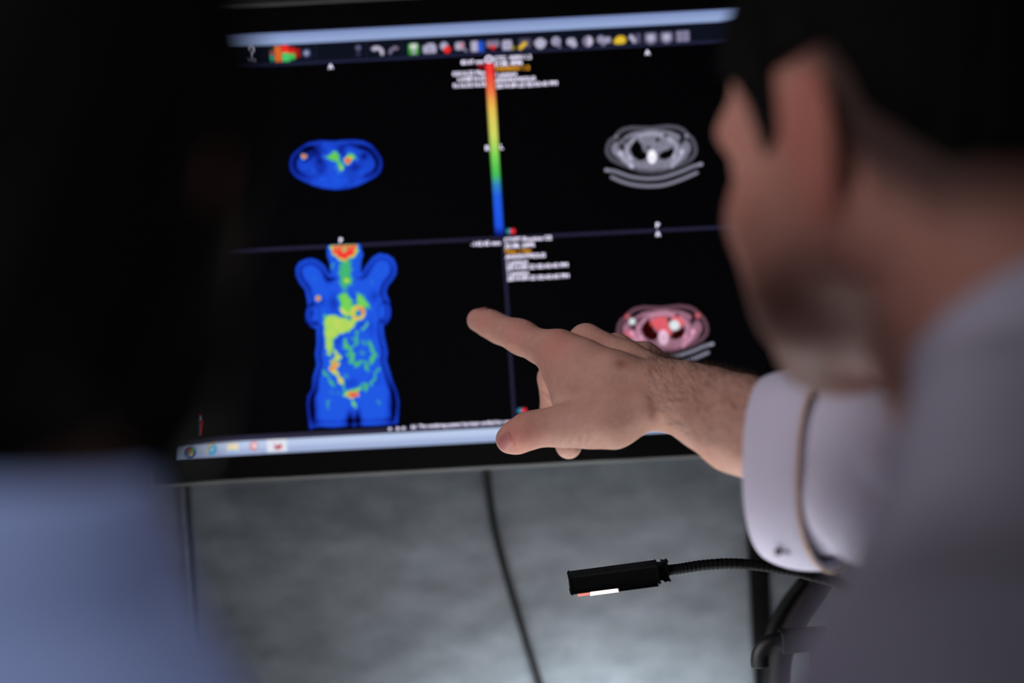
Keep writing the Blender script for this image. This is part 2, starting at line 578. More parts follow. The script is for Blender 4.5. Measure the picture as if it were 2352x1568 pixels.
# ---- whole-body slice (bottom left quadrant)
def body_fn(Pp):
    P = np.stack([(Pp[:, 0] - 600) * 3.335, (Pp[:, 1] - 540) * 3.336], 1)      # sketch coordinates
    out = [(503, 78), (765, 66), (772, 110), (788, 150), (770, 200), (768, 285), (800, 230), (850, 165), (905, 135), (970, 145), (1020, 180),
           (1043, 240), (1040, 300), (1010, 350), (975, 390), (962, 440), (985, 500), (1002, 580), (995, 640), (970, 680), (940, 692),
           (945, 760), (960, 830), (975, 900), (965, 960), (990, 1040), (1010, 1110), (1045, 1190), (1063, 1270), (1058, 1360), (1050, 1440),
           (1035, 1452), (900, 1460), (790, 1465), (740, 1460), (712, 1472), (690, 1462), (560, 1475), (450, 1470), (400, 1480), (378, 1492),
           (365, 1470), (355, 1400), (345, 1310), (350, 1230), (385, 1170), (390, 1090), (420, 990), (408, 910), (420, 830), (418, 720),
           (380, 705), (340, 660), (332, 600), (352, 530), (345, 480), (330, 420), (290, 370), (262, 310), (260, 250), (285, 205), (340, 180),
           (390, 172), (440, 190), (490, 230), (530, 300), (520, 210), (500, 150)]
    d = -sd_poly(P, out)
    x, y = P[:, 0], P[:, 1]
    n = vnoise(P, 42, 1) * 0.6 + vnoise(P, 19, 2) * 0.4
    f = 0.36 + 0.12 * (n - 0.5) + 0.10 * (vnoise(P, 30, 11) - 0.5) * gauss(P, (680, 900), 150, 220)
    rim = np.interp(d, [0, 6, 16, 26, 40, 56, 70], [0.05, 0.2, 0.27, 0.2, 0.09, 0.24, 0.36])
    w = np.interp(y, [60, 130, 300, 400, 480, 700, 900, 980, 1080, 1300, 1500], [0, .5, .95, .95, .75, .7, .9, .85, .95, 1, .5])
    w = w * np.where((np.abs(x - 640) < 130) & (y < 320), 0.15, 1.0)
    bottom = smooth01((y - 1380) / 60)
    f = f * (1 - w) + np.minimum(rim, 0.36) * w
    f = f * (1 - bottom * 0.5) + bottom * 0.5 * (0.30 + 0.1 * (n - 0.5))
    # darker fat at both hips, between the thighs, lungs
    f -= 0.22 * gauss(P, (400, 1340), 30, 110) + 0.22 * gauss(P, (1003, 1310), 28, 110)
    f -= 0.30 * (gauss(P, (680, 1410), 20, 50) + gauss(P, (742, 1400), 18, 50))
    f -= 0.17 * gauss(P, (560, 520), 34, 60) + 0.15 * gauss(P, (865, 470), 30, 40) + 0.14 * gauss(P, (460, 510), 26, 28)
    f -= 0.13 * (gauss(P, (400, 600), 18, 16) + gauss(P, (700, 475), 16, 20) + gauss(P, (590, 820), 28, 40) + gauss(P, (770, 690), 26, 26) + gauss(P, (690, 1130), 50, 30))
    f -= 0.11 * (gauss(P, (845, 720), 18, 60) + gauss(P, (510, 350), 22, 30) + gauss(P, (880, 1110), 40, 30) + gauss(P, (640, 930), 24, 50))

    for c_, rx, ry in (((395, 605), 52, 78), ((945, 590), 50, 80)):
        f -= 0.15 * np.exp(-((np.hypot((x - c_[0]) / rx, (y - c_[1]) / ry) - 1.0) / 0.13) ** 2)
    warp = (vnoise(P, 24, 21) - 0.5) * 26
    P = P + np.stack([warp, (vnoise(P, 24, 22) - 0.5) * 26], 1)

    def put(val, m):
        nonlocal f
        f = np.maximum(f, f * (1 - m) + val * m)
    for c_, s_ in (((640, 860), 22), ((720, 800), 18), ((690, 935), 16), ((790, 820), 14), ((770, 900), 14), ((850, 850), 16), ((730, 985), 14), ((650, 1080), 14), ((600, 470), 16)):
        put(0.54 + 0.08 * vnoise(P, 16, 23), gauss(P, c_, s_))
    put(0.585, 0.9 * inside(sd_poly(P, [(605, 190), (692, 190), (700, 300), (698, 395), (660, 400), (640, 440), (600, 390), (590, 300)]), 40))
    put(0.64, inside(sd_poly(P, [(605, 455), (655, 440), (690, 470), (700, 520), (735, 540), (728, 440), (780, 455), (808, 510), (828, 560), (790, 565), (760, 560), (700, 600), (660, 640), (610, 600), (600, 520)]), 34))
    put(0.705 + 0.05 * (vnoise(P, 26, 5) - 0.5), inside(sd_poly(P, [(490, 612), (560, 608), (620, 640), (735, 640), (745, 660), (700, 710), (660, 750), (610, 755), (565, 800), (550, 850), (530, 920), (505, 915), (500, 830), (478, 770), (480, 660)]), 24))
    put(0.74, inside(sd_line(P, [(610, 570), (655, 600)]) - 14, 16))
    ring = np.abs(np.hypot(x - 742, y - 597) - 42)
    hot = 0.80 + 0.16 * gauss(P, (775, 575), 28, 24) + 0.06 * gauss(P, (720, 635), 20, 16)
    put(hot, inside(ring - 14, 16))
    put(0.62, inside(np.hypot(x - 722, y - 600) - 16, 14))
    brain = sd_poly(P, [(530, 62), (740, 55), (730, 130), (702, 168), (640, 190), (582, 166), (548, 122)])
    put(1.0, np.clip(0.5 - brain / 26, 0, 1))
    f -= 0.1 * gauss(P, (582, 95), 14) + 0.09 * gauss(P, (692, 92), 14) + 0.5 * gauss(P, (644, 112), 8)
    # bowel
    for pts, val, wd in (([(545, 970), (570, 990), (548, 1020)], 0.93, 20), ([(560, 1040), (590, 1070), (612, 1130)], 0.80, 17),
                         ([(560, 885), (590, 910), (606, 945), (570, 945)], 0.74, 14), ([(620, 1150), (640, 1190), (662, 1215)], 0.60, 9),
                         ([(632, 800), (648, 850), (690, 890), (700, 940), (688, 975)], 0.60, 13), ([(738, 740), (722, 800), (735, 830), (690, 870), (660, 920)], 0.58, 11),
                         ([(836, 815), (846, 870), (862, 910), (845, 990)], 0.59, 13), ([(720, 1005), (760, 965), (800, 965), (805, 1010), (825, 1035)], 0.575, 10),
                         ([(808, 670), (780, 722)], 0.62, 11), ([(478, 1040), (515, 1095), (545, 1160)], 0.58, 10), ([(905, 1018), (868, 1080), (835, 1145)], 0.58, 11),
                         ([(750, 1185), (790, 1135), (808, 1160), (795, 1195)], 0.58, 9), ([(640, 1220), (700, 1190), (750, 1180)], 0.64, 10),
                         ([(710, 1270), (712, 1320)], 0.66, 8), ([(705, 1240), (708, 1270)], 0.52, 10), ([(510, 1275), (508, 1330)], 0.53, 11), ([(900, 1268), (906, 1300)], 0.53, 10),
                         ([(545, 215), (545, 255)], 0.56, 10), ([(530, 1205), (545, 1215)], 0.5, 9), ([(585, 1200), (600, 1215)], 0.5, 9), ([(660, 1095), (645, 1075)], 0.46, 10),
                         ([(870, 905), (885, 920)], 0.56, 8), ([(850, 360), (852, 380)], 0.47, 9), ([(400, 320), (402, 325)], 0.47, 9)):
        put(val, inside(sd_line(P, pts) - wd, wd * 1.3))
    f -= 0.12 * gauss(P, (560, 1000), 8)
    put(1.0, inside(sd_poly(P, [(646, 1216), (700, 1208), (757, 1190), (745, 1225), (712, 1242), (675, 1240)]), 18))
    put(0.82, gauss(P, (655, 350), 13))
    put(0.97, inside(np.hypot(x - 437, y - 484) - 19, 18))
    f = f * inside(-d + 4, 12)
    f = np.where(d < -8, 0, f)
    return lut(f)


# ---- PET slice through the chest (top left quadrant)
def slice_fn(Pp):
    P = np.stack([(Pp[:, 0] - 580) * 3.36, (Pp[:, 1] - 250) * 3.36], 1)
    out = [(280, 420), (295, 360), (330, 325), (370, 295), (430, 258), (520, 241), (620, 247), (700, 241), (780, 236), (860, 245), (920, 275), (965, 325),
           (1000, 380), (1008, 430), (995, 485), (960, 525), (900, 555), (820, 595), (740, 618), (640, 627), (540, 615), (470, 595), (400, 565), (330, 530), (290, 480)]
    d = -sd_poly(P, out)
    n = vnoise(P, 40, 3)
    f = 0.38 + 0.10 * (n - 0.5)
    rim = np.interp(d, [0, 6, 20, 34, 48, 70], [0.08, 0.24, 0.30, 0.16, 0.14, 0.36])
    side = np.clip(np.abs(P[:, 0] - 640) / 300, 0, 1) ** 2 * np.interp(P[:, 1], [330, 360, 520, 560], [0.7, 1, 0.8, 0])
    f = f * (1 - side) + np.minimum(rim, f) * side
    f -= 0.2 * (gauss(P, (430, 305), 45, 14, -0.35) + gauss(P, (840, 300), 60, 14, 0.3) + gauss(P, (420, 370), 26, 22) + gauss(P, (860, 365), 22, 18))
    f -= 0.13 * (gauss(P, (525, 420), 28, 50) + gauss(P, (780, 455), 32, 26) + gauss(P, (690, 310), 22, 30) + gauss(P, (480, 330), 30, 26))
    f -= 0.12 * inside(-(d - 5), 10)

    def put(val, m):
        nonlocal f
        f = np.maximum(f, f * (1 - m) + val * m)
    P = P + np.stack([(vnoise(P, 26, 31) - 0.5) * 26, (vnoise(P, 26, 32) - 0.5) * 26], 1)
    put(0.615, inside(sd_poly(P, [(540, 375), (600, 340), (640, 318), (662, 350), (672, 390), (700, 425), (706, 460), (680, 465), (655, 430), (625, 400), (580, 388)]), 26))
    put(0.57, 0.8 * inside(sd_line(P, [(640, 450), (665, 490)]) - 12, 24))
    put(0.63, inside(sd_poly(P, [(712, 372), (740, 336), (780, 345), (806, 380), (770, 396), (730, 400)]), 24))
    put(0.72, gauss(P, (692, 458), 10))
    put(1.0, inside(np.hypot(P[:, 0] - 735, P[:, 1] - 399) - 30, 30))
    put(0.98, inside(np.hypot(P[:, 0] - 399, P[:, 1] - 367) - 20, 20))
    f += 0.1 * (gauss(P, (470, 470), 10) + gauss(P, (546, 533), 10))
    f = f * inside(-d + 4, 12)
    return lut(np.where(d < -8, 0, f))


# ---- CT slice (top right) and the fused slice (bottom right)
def ct_gray(Pp):
    P = np.stack([(Pp[:, 0] - 1300) * 4.9, (Pp[:, 1] - 240) * 4.9], 1)
    out = [(432, 530), (445, 450), (480, 385), (545, 350), (570, 300), (640, 255), (740, 235), (860, 240), (960, 242), (1060, 230), (1160, 220), (1270, 235), (1340, 270),
           (1385, 320), (1440, 370), (1475, 440), (1488, 520), (1470, 580), (1420, 640), (1330, 690), (1200, 740), (1080, 775), (960, 784), (840, 775), (720, 735), (600, 690), (500, 640), (450, 580)]
    d = -sd_poly(P, out)
    g = np.interp(d, [-4, 4, 14, 40, 56, 66], [0, 0.16, 0.27, 0.25, 0.10, 0.075])
    mus = sd_poly(P, [(505, 480), (545, 415), (590, 425), (640, 390), (660, 365), (760, 320), (880, 288), (1000, 280), (1120, 295), (1240, 330), (1285, 365), (1300, 420), (1350, 392), (1405, 450),
                      (1400, 520), (1360, 600), (1290, 655), (1200, 705), (1080, 730), (960, 742), (840, 730), (740, 705), (640, 655), (560, 590), (510, 540)])
    n = vnoise(P, 34, 8)
    g = np.maximum(g, (0.40 + 0.10 * (n - 0.5)) * inside(mus, 18))
    # fat gaps
    for c, sx, sy, r in (((690, 400), 40, 16, -0.6), ((640, 480), 24, 40, 0.2), ((1290, 420), 30, 26, 0.3), ((1120, 345), 30, 14, 0.2), ((610, 470), 16, 20, 0)):
        g *= 1 - 0.75 * gauss(P, c, sx * 0.8, sy * 0.8, r)
    l1 = sd_poly(P, [(805, 388), (745, 440), (718, 510), (755, 590), (825, 636), (890, 622), (925, 560), (868, 520), (852, 460), (822, 420)])
    l2 = sd_poly(P, [(1045, 570), (1090, 528), (1150, 510), (1205, 480), (1218, 530), (1190, 590), (1115, 622), (1050, 606)])
    l3 = np.hypot(P[:, 0] - 1032, P[:, 1] - 400) - 24
    l4 = np.hypot((P[:, 0] - 920) * 0.7, P[:, 1] - 485) - 16
    lung = np.maximum(inside(l1, 14), inside(l2, 14))
    g *= 1 - lung
    g *= 1 - 0.9 * inside(l3, 16)
    g *= 1 - 0.8 * inside(l4, 16)
    g += 0.10 * gauss(P, (850, 525), 16) * lung

    def st(pts, w, v):
        nonlocal g
        g = np.maximum(g, v * inside(sd_line(P, pts) - w, 12))
    st([(820, 352), (900, 335), (980, 330), (1080, 345)], 22, 0.52)
    st([(665, 378), (740, 335), (800, 320)], 16, 0.42)
    st([(1265, 355), (1180, 320), (1120, 310)], 16, 0.42)
    st([(725, 440), (765, 390)], 20, 0.50)
    st([(1160, 385), (1200, 420)], 24, 0.55)
    st([(685, 470), (682, 530), (705, 590), (740, 625)], 22, 0.52)
    st([(1235, 440), (1245, 500), (1220, 580), (1195, 620)], 22, 0.50)
    st([(610, 545), (650, 610), (740, 695)], 26, 0.54)
    st([(1310, 530), (1270, 610), (1190, 690)], 24, 0.54)
    st([(562, 358), (562, 360)], 22, 0.40)
    st([(1357, 352), (1357, 354)], 26, 0.42)
    st([(620, 412), (622, 416)], 20, 0.36)
    g += 0.2 * (gauss(P, (610, 550), 16) + gauss(P, (1300, 530), 16) + gauss(P, (720, 600), 12) + gauss(P, (1210, 585), 12) + gauss(P, (740, 690), 14))
    sp = np.hypot((P[:, 0] - 968) / 54, (P[:, 1] - 590) / 84) - 1
    g = np.maximum(g, 0.9 * inside(sp * 54, 26))
    g -= 0.3 * gauss(P, (968, 606), 11)
    g = g * inside(-d + 2, 10)
    tab = np.minimum(sd_line(P, catmull([(452, 738), (560, 755), (700, 805), (840, 830), (960, 834), (1100, 817), (1300, 752), (1420, 700), (1520, 672)], 4)) - 20,
                     sd_line(P, catmull([(515, 818), (640, 872), (780, 906), (940, 918), (1100, 905), (1280, 850), (1470, 768)], 4)) - 20)
    t = 0.40 * inside(tab, 10)
    t += 0.12 * (gauss(P, (452, 738), 16) + gauss(P, (1520, 672), 18))
    return g, t, lung, d


def ct_fn(Pp):
    g, t, _, _ = ct_gray(Pp)
    v = np.maximum(g, t * (t > 0.02))
    return (v[:, None] ** 2.0) * np.array([1.25, 1.22, 1.62])


def fused_fn(Pp):
    Q = Pp - np.array([25.8, 412.6])
    g, t, lung, d = ct_gray(Q)
    P = np.stack([(Pp[:, 0] - 1380) * 6.918, (Pp[:, 1] - 660) * 6.918], 1)
    v = g[:, None] ** 2.0 * np.array([1.95, 0.90, 1.30])
    red = 0.9 * inside(sd_poly(P, [(780, 540), (850, 490), (960, 460), (1050, 480), (1060, 560), (1090, 640), (1130, 730), (1080, 760), (1030, 690), (960, 660), (900, 690), (850, 640), (790, 590)]), 60)
    red = np.maximum(red, 0.9 * inside(sd_poly(P, [(1120, 490), (1180, 450), (1290, 490), (1340, 560), (1280, 620), (1200, 590)]), 60))
    red = np.maximum(red, 0.5 * gauss(P, (430, 740), 50, 40))
    red = np.maximum(red, 0.7 * (gauss(P, (420, 465), 26) + gauss(P, (1540, 445), 28)))
    v = v * (1 - red[:, None]) + red[:, None] * np.array(lin((228, 92, 100)))
    v = np.maximum(v, (lung * inside(-d, 8))[:, None] * np.array(lin((44, 3, 4))))
    v = np.maximum(v, 0.4 * gauss(P, (1100, 715), 26)[:, None] * np.array(lin((250, 150, 70))))
    sp = np.hypot((P[:, 0] - 995) / 76, (P[:, 1] - 800) / 112) - 1
    m = inside(sp * 76, 40)[:, None]
    v = v * (1 - m) + m * np.array(lin((226, 190, 212)))
    v -= 0.25 * gauss(P, (995, 808), 18)[:, None]
    for c, r in (((1170, 600), 80), ((497, 540), 50)):
        m = inside(np.hypot(P[:, 0] - c[0], P[:, 1] - c[1]) - r, 34)[:, None]
        v = v * (1 - m) + m * np.array(lin((222, 232, 235)))
    return np.maximum(v, (t[:, None] ** 2.0) * np.array([1.25, 1.22, 1.62]))


def scale_fn(Pp):
    yy = Pp[:, 1]
    xc = 1124 + (yy - 148) * 0.0600
    pos = np.interp(yy, [140, 165, 195, 225, 265, 310, 345, 385, 405, 425, 450, 520, 535, 545], [1, 1, .95, .87, .79, .74, .68, .6, .57, .5, .42, .30, .14, .02])
    c = lut(pos)
    m = inside(np.abs(Pp[:, 0] - xc) - 9.5, 2) * inside(146 - yy, 3) * inside(yy - 541, 3)
    return c * m[:, None]


def level(P, x, y):
    """coordinates along and across the display around a photo pixel"""
    q = P - np.array([x, y])
    return q[:, 0] * CT - q[:, 1] * ST, q[:, 0] * ST + q[:, 1] * CT


class Paint:
    def __init__(self, P, c):
        self.P = P
        self.C = np.tile(np.asarray(c, float), (len(P), 1))

    def fill(self, m, rgb):
        m = m[:, None]
        self.C = self.C * (1 - m) + m * lin(rgb)

    def rect(self, x, y, w, h, rgb, soft=1.5, r=0.0, a=1.0):
        u, v = level(self.P, x, y)
        du, dv = np.abs(u) - w / 2 + r, np.abs(v) - h / 2 + r
        d = np.hypot(np.maximum(du, 0), np.maximum(dv, 0)) + np.minimum(np.maximum(du, dv), 0) - r
        self.fill(a * inside(d, soft), rgb)

    def disc(self, x, y, r, rgb, a=1.0):
        self.fill(a * inside(np.hypot(self.P[:, 0] - x, self.P[:, 1] - y) - r, 1.5), rgb)

    def ring(self, x, y, r, w, rgb):
        self.fill(inside(np.abs(np.hypot(self.P[:, 0] - x, self.P[:, 1] - y) - r) - w / 2, 1.5), rgb)

    def line(self, pts, w, rgb):
        self.fill(inside(sd_line(self.P, pts) - w / 2, 1.5), rgb)

    def poly(self, pts, rgb):
        self.fill(inside(sd_poly(self.P, pts), 1.5), rgb)


def title_fn(P):
    u, v = level(P, 1140, 63)
    a = np.interp(v, [-13, -4, 6, 13], [0, 0.5, 1, 0.6])[:, None]
    return lin((120, 136, 186)) * (1 - a) + lin((150, 170, 212)) * a


ICON = (176, 172, 200)


def tool_fn(P):
    b = Paint(P, lin((14, 17, 30)))
    u, v = level(P, 1140, 115)
    b.fill(inside(np.abs(v - 10) - 5.5, 4), (36, 38, 66))
    for x, y in ((666, 122), (726, 118), (842, 112), (924, 108)):
        b.rect(x, y, 3, 40, (30, 32, 52))
    b.line([(568, 115), (570, 110), (575, 108), (581, 112), (580, 118), (575, 122), (575, 126)], 3.5, (190, 190, 210)); b.disc(575, 131, 2.2, (170, 170, 190))
    # thumbnail of coloured blocks
    for x, y, w, h, c in ((624, 116, 12, 8, (40, 60, 60)), (624, 121, 12, 5, (150, 90, 30)), (624, 125, 12, 4, (150, 30, 110)), (624, 134, 12, 13, (40, 140, 110)),
                          (638, 124, 16, 36, (226, 106, 44)), (654, 113, 16, 17, (240, 44, 40)), (657, 131, 18, 20, (70, 200, 110)), (670, 117, 14, 15, (206, 30, 26)),
                          (672, 130, 12, 14, (64, 186, 80)), (683, 122, 11, 20, (164, 26, 24))):
        b.rect(x, y, w, h, c)
    b.disc(704, 122, 6, (150, 158, 196)); b.ring(704, 122, 10, 3, (44, 56, 86))
    b.disc(823, 110, 6, (96, 92, 126)); b.disc(823, 124, 5, (52, 50, 76))
    b.line([(858, 112), (868, 110), (876, 115), (878, 123)], 8, (190, 184, 208)); b.poly([(852, 112), (862, 106), (862, 119)], (190, 184, 208))
    b.line([(896, 121), (899, 114), (907, 110), (912, 111)], 7, (122, 112, 140)); b.poly([(916, 110), (906, 105), (907, 116)], (122, 112, 140))
    b.rect(950, 113, 24, 25, (48, 150, 40), r=4); b.rect(950, 107, 16, 12, (206, 214, 206), r=2); b.rect(951, 120, 9, 9, (170, 160, 184))
    b.rect(987, 113, 30, 19, ICON, r=4); b.rect(989, 103, 16, 6, ICON); b.ring(987, 113, 5, 2, (110, 108, 140))
    b.disc(1020, 106, 9, ICON); b.disc(1027, 114, 8, (236, 46, 40))
    b.rect(1056, 106, 20, 17, ICON, r=3); b.disc(1060, 105, 5, (204, 128, 138)); b.line([(1064, 111), (1071, 117)], 5, (140, 134, 166))
    b.rect(1090, 107, 16, 24, ICON, r=2); b.rect(1104, 107, 14, 24, (36, 84, 200))
    b.rect(1132, 101, 30, 15, (128, 120, 146), r=3); b.poly([(1121, 106), (1138, 105), (1136, 114), (1129, 112)], (230, 50, 50))
    b.rect(1165, 104, 22, 22, ICON, r=4); b.disc(1165, 103, 3, (90, 88, 120)); b.disc(1178, 110, 5, (150, 130, 50))
    b.rect(1206, 100, 28, 22, (74, 70, 96), r=2); b.line([(1195, 110), (1206, 100)], 9, (226, 184, 50))
    b.disc(1241, 100, 12, (184, 180, 204)); b.rect(1241, 98, 28, 10, (176, 172, 200), r=5)
    b.ring(1277, 95, 8, 4, ICON); b.disc(1277, 95, 6, (140, 140, 168)); b.line([(1281, 101), (1285, 107)], 6, (140, 128, 158))
    b.rect(1312, 96, 20, 16, ICON, r=6); b.disc(1318, 102, 7, ICON)
    b.disc(1350, 95, 12, (124, 120, 150)); b.poly([(1350, 83), (1358, 86), (1362, 95), (1358, 104), (1350, 107)], (196, 190, 212))
    b.disc(1380, 91, 9, (146, 144, 172)); b.rect(1395, 92, 15, 13, (160, 154, 182), r=3); b.disc(1386, 101, 5, (130, 122, 150))
    b.poly([(1409, 99), (1413, 88), (1422, 82), (1433, 83), (1438, 91), (1436, 99), (1420, 102)], (226, 190, 54))
    b.disc(1450, 86, 6, ICON); b.disc(1457, 93, 6, ICON); b.rect(1466, 88, 12, 22, (82, 76, 104), r=2)
    for x in (1495, 1531):
        y = 87 - (x - 1495) * 0.05
        b.rect(x, y, 27, 22, (120, 116, 146), r=4); b.disc(x, y, 8, (176, 174, 200)); b.rect(x, y + 12, 12, 4, (120, 116, 146))
    b.rect(1568, 83, 30, 24, (132, 126, 156), r=3); b.line([(1568, 72), (1569, 94)], 2, (96, 92, 120)); b.line([(1554, 84), (1583, 82)], 2, (96, 92, 120))
    b.disc(1713, 74, 7, (170, 168, 190)); b.disc(1716, 74, 3, (40, 40, 60))
    return b.C


def task_fn(P):
    b = Paint(P, lin((186, 202, 234)))
    u, v = level(P, 1000, 996)
    b.fill(inside(10.5 - np.abs(v), 10) * 0.7, (150, 164, 206))
    for x in (461, 610, 656):
        pass
    b.rect(636, 1021, 46, 31, (226, 228, 240))
    b.poly([(628, 1016), (638, 1024), (646, 1017), (648, 1028), (640, 1032), (631, 1031)], (186, 18, 32)); b.disc(632, 1020, 4, (214, 206, 222))
    b.disc(434, 1036, 14, (30, 84, 140)); b.poly([(426, 1028), (433, 1026), (433, 1035), (427, 1036)], (214, 78, 40)); b.poly([(435, 1027), (444, 1029), (442, 1036), (434, 1035)], (120, 180, 60))
    b.poly([(433, 1037), (441, 1038), (440, 1043), (433, 1043)], (240, 196, 80)); b.poly([(427, 1037), (432, 1037), (431, 1042), (428, 1042)], (90, 150, 220))
    b.disc(484, 1031, 13, (64, 168, 218)); b.disc(485, 1030, 5, (170, 210, 236)); b.line([(474, 1040), (474, 1028), (484, 1017), (494, 1015)], 4, (226, 196, 120))
    b.rect(534, 1027, 26, 18, (240, 222, 184), r=2); b.rect(535, 1036, 20, 7, (140, 190, 226), r=2)
    b.disc(584, 1024, 10, (222, 120, 128)); b.disc(584, 1023, 5, (250, 228, 226)); b.disc(592, 1026, 5, (160, 200, 232), 0.7)
    return b.C


def status_fn(P):
    b = Paint(P, lin((44, 42, 62)))
    return b.C


def band(name, mid, half, fn, layer=1, step=2.2):
    """a band across the full display centred on the photo pixel mid"""
    c = px(mid[0], mid[1], DS)
    h = half * DS / K
    s = step * DS / K
    nx, nz = int((SX1 - SX0) / s), max(2, int(2 * h / s))
    X, Z = np.meshgrid(np.linspace(SX0, SX1, nx + 1), np.linspace(max(c[2] - h, SZ0), min(c[2] + h, SZ1), nz + 1))
    X, Z = X.ravel(), Z.ravel()
    u, v = to_px(X, Z, DS)
    C = np.clip(fn(np.stack([u, v], 1)), 0, 1)
    idx = np.arange((nx + 1) * (nz + 1)).reshape(nz + 1, nx + 1)
    q = np.stack([idx[:-1, :-1], idx[:-1, 1:], idx[1:, 1:], idx[1:, :-1]], -1).reshape(-1, 4)
    V = np.stack([X, np.full(len(X), -0.0003 * layer), Z], 1)
    me = bpy.data.meshes.new(name)
    me.from_pydata(V.tolist(), [], q.tolist())
    at = me.color_attributes.new('picture', 'FLOAT_COLOR', 'POINT')
    at.data.foreach_set('color', np.concatenate([C, np.ones((len(C), 1))], 1).astype(np.float32).ravel())
    return link_mesh(name, me, M['picture'], screen)


band('title_bar', (1140, 63), 14, title_fn, 1, 3.0)
band('tool_bar', (1140, 101), 24, tool_fn, 1, 2.0)
band('task_bar', (1000, 1006), 16.5, task_fn, 1, 2.0)
band('status_bar', (1000, 983), 6.5, status_fn, 1, 4.0)
tag(picture('coloured_body_scan', (660, 552, 935, 1000), 1.5, body_fn, 2), 'blue and green whole body scan picture')
tag(picture('coloured_chest_scan', (655, 310, 890, 445), 1.5, slice_fn, 2), 'blue oval chest slice picture with red spot')
tag(picture('grey_chest_scan', (1378, 278, 1625, 442), 1.3, ct_fn, 2), 'grey oval chest slice picture over table arcs')
tag(picture('red_chest_scan', (1404, 690, 1652, 856), 1.3, fused_fn, 2), 'pink and red chest slice picture')
tag(picture('colour_scale', (1106, 138, 1162, 548), 2.0, scale_fn, 3), 'vertical rainbow colour scale bar')
line_mat = emit('divider_glow', tuple(lin((36, 34, 56))) + (1,))


def line_strip(name, a, b, w, m, layer=1):
    a, b = px(a[0], a[1], DS), px(b[0], b[1], DS)
    h = w / 2 * DS / K
    if abs(b[0] - a[0]) > abs(b[2] - a[2]):
        V = [(a[0], 0, a[2] - h), (b[0], 0, b[2] - h), (b[0], 0, b[2] + h), (a[0], 0, a[2] + h)]
    else:
        V = [(a[0] - h, 0, a[2]), (a[0] + h, 0, a[2]), (b[0] + h, 0, b[2]), (b[0] - h, 0, b[2])]
    return mesh_obj(name, [(x, -0.0003 * layer, z) for x, y, z in V], [(0, 1, 2, 3)], m, screen)


line_strip('divider_line', (425, 582), (1945, 508), 8, line_mat)
line_strip('divider_line', (1130, 128), (1182, 972), 8, line_mat)


# ---- lettering on the display
def text(body, x, y, size, m, align='LEFT', name='caption', layer=4, stretch=1.0):
    cu = bpy.data.curves.new('caption', 'FONT')
    cu.body = body
    cu.size = size * DS / K
    cu.align_x = align
    cu.align_y = 'CENTER'
    t = bpy.data.objects.new('caption', cu)
    COL.objects.link(t)
    me = bpy.data.meshes.new_from_object(t)
    bpy.data.objects.remove(t)
    bpy.data.curves.remove(cu)
    c = px(x, y, DS)
    for v in me.vertices:
        v.co = (c[0] + v.co.x * stretch, -0.0003 * layer, c[2] + v.co.y)
    me.name = name
    return link_mesh(name, me, m, screen)


tw = emit('white_letters', tuple(lin((236, 228, 255))) + (1,), 2.2)
to = emit('orange_letters', tuple(lin((255, 176, 50))) + (1,), 1.5)
tr = emit('red_letters', tuple(lin((220, 40, 50))) + (1,), 0.9)
tr2 = emit('grey_letters', tuple(lin((150, 150, 175))) + (1,), 1.0)
for s, x, y in (('A', 760, 154), ('A', 1487, 122), ('P', 783, 553), ('P', 1510, 518), ('A', 1511, 538), ('R', 1119, 341), ('L', 1152, 338)):
    text(s, x, y, 16, tw, 'CENTER', 'orientation_letter')
text('Help', 576, 139, 11, tr2, 'CENTER', 'caption', 4)
for s, x, y, z in (('83.47 mm', 1112, 142, 13), ('0.0/16.52 Max', 1114, 167, 13), ('L:0.00/16.52', 1115, 180, 13), ('Fs:16.52/16.52', 1116, 194, 13), ('-143.43 mm', 1150, 558, 14)):
    text(s, x, y, z, tw, 'RIGHT')
text('TF', 1112, 154, 15, tr, 'RIGHT')
text('O', 1123, 138, 22, tw, 'CENTER', 'caption', 5)
for s, x, y, m in (('CTC, WM11.2', 1134, 136, tw), ('512B, 4096', 1135, 148, tw), ('THORAX 1.2', 1136, 160, to), ('1.patient', 1137, 173, tw), ('ANONYMOUS', 1138, 186, tw), ('2014-09-22 02:43:43 PM', 1139, 199, tw),
                   ('CT/PT Routine CE', 1158, 552, tw), ('25.0B, 24FR', 1159, 566, tw), ('Thin, 1.5w', 1159, 579, to), ('ANONYMOUS', 1161, 591, tw), ('1.patient', 1162, 604, tw), ('2014-09-22 02:43:43 PM', 1163, 616, tw),
                   ('1.patient', 1164, 629, tw), ('2014-09-22 02:43:43 PM', 1165, 641, tw)):
    o = text(s, x, y, 13, m, 'LEFT', stretch=1.1)
for s, x, y in (('n', 896, 984), ('o', 914, 983), ('o', 927, 982), ('H', 950, 981)):
    text(s, x, y, 14, tw, 'CENTER')
text('The rendering system has been verified for use', 962, 979, 11, tw, 'LEFT')


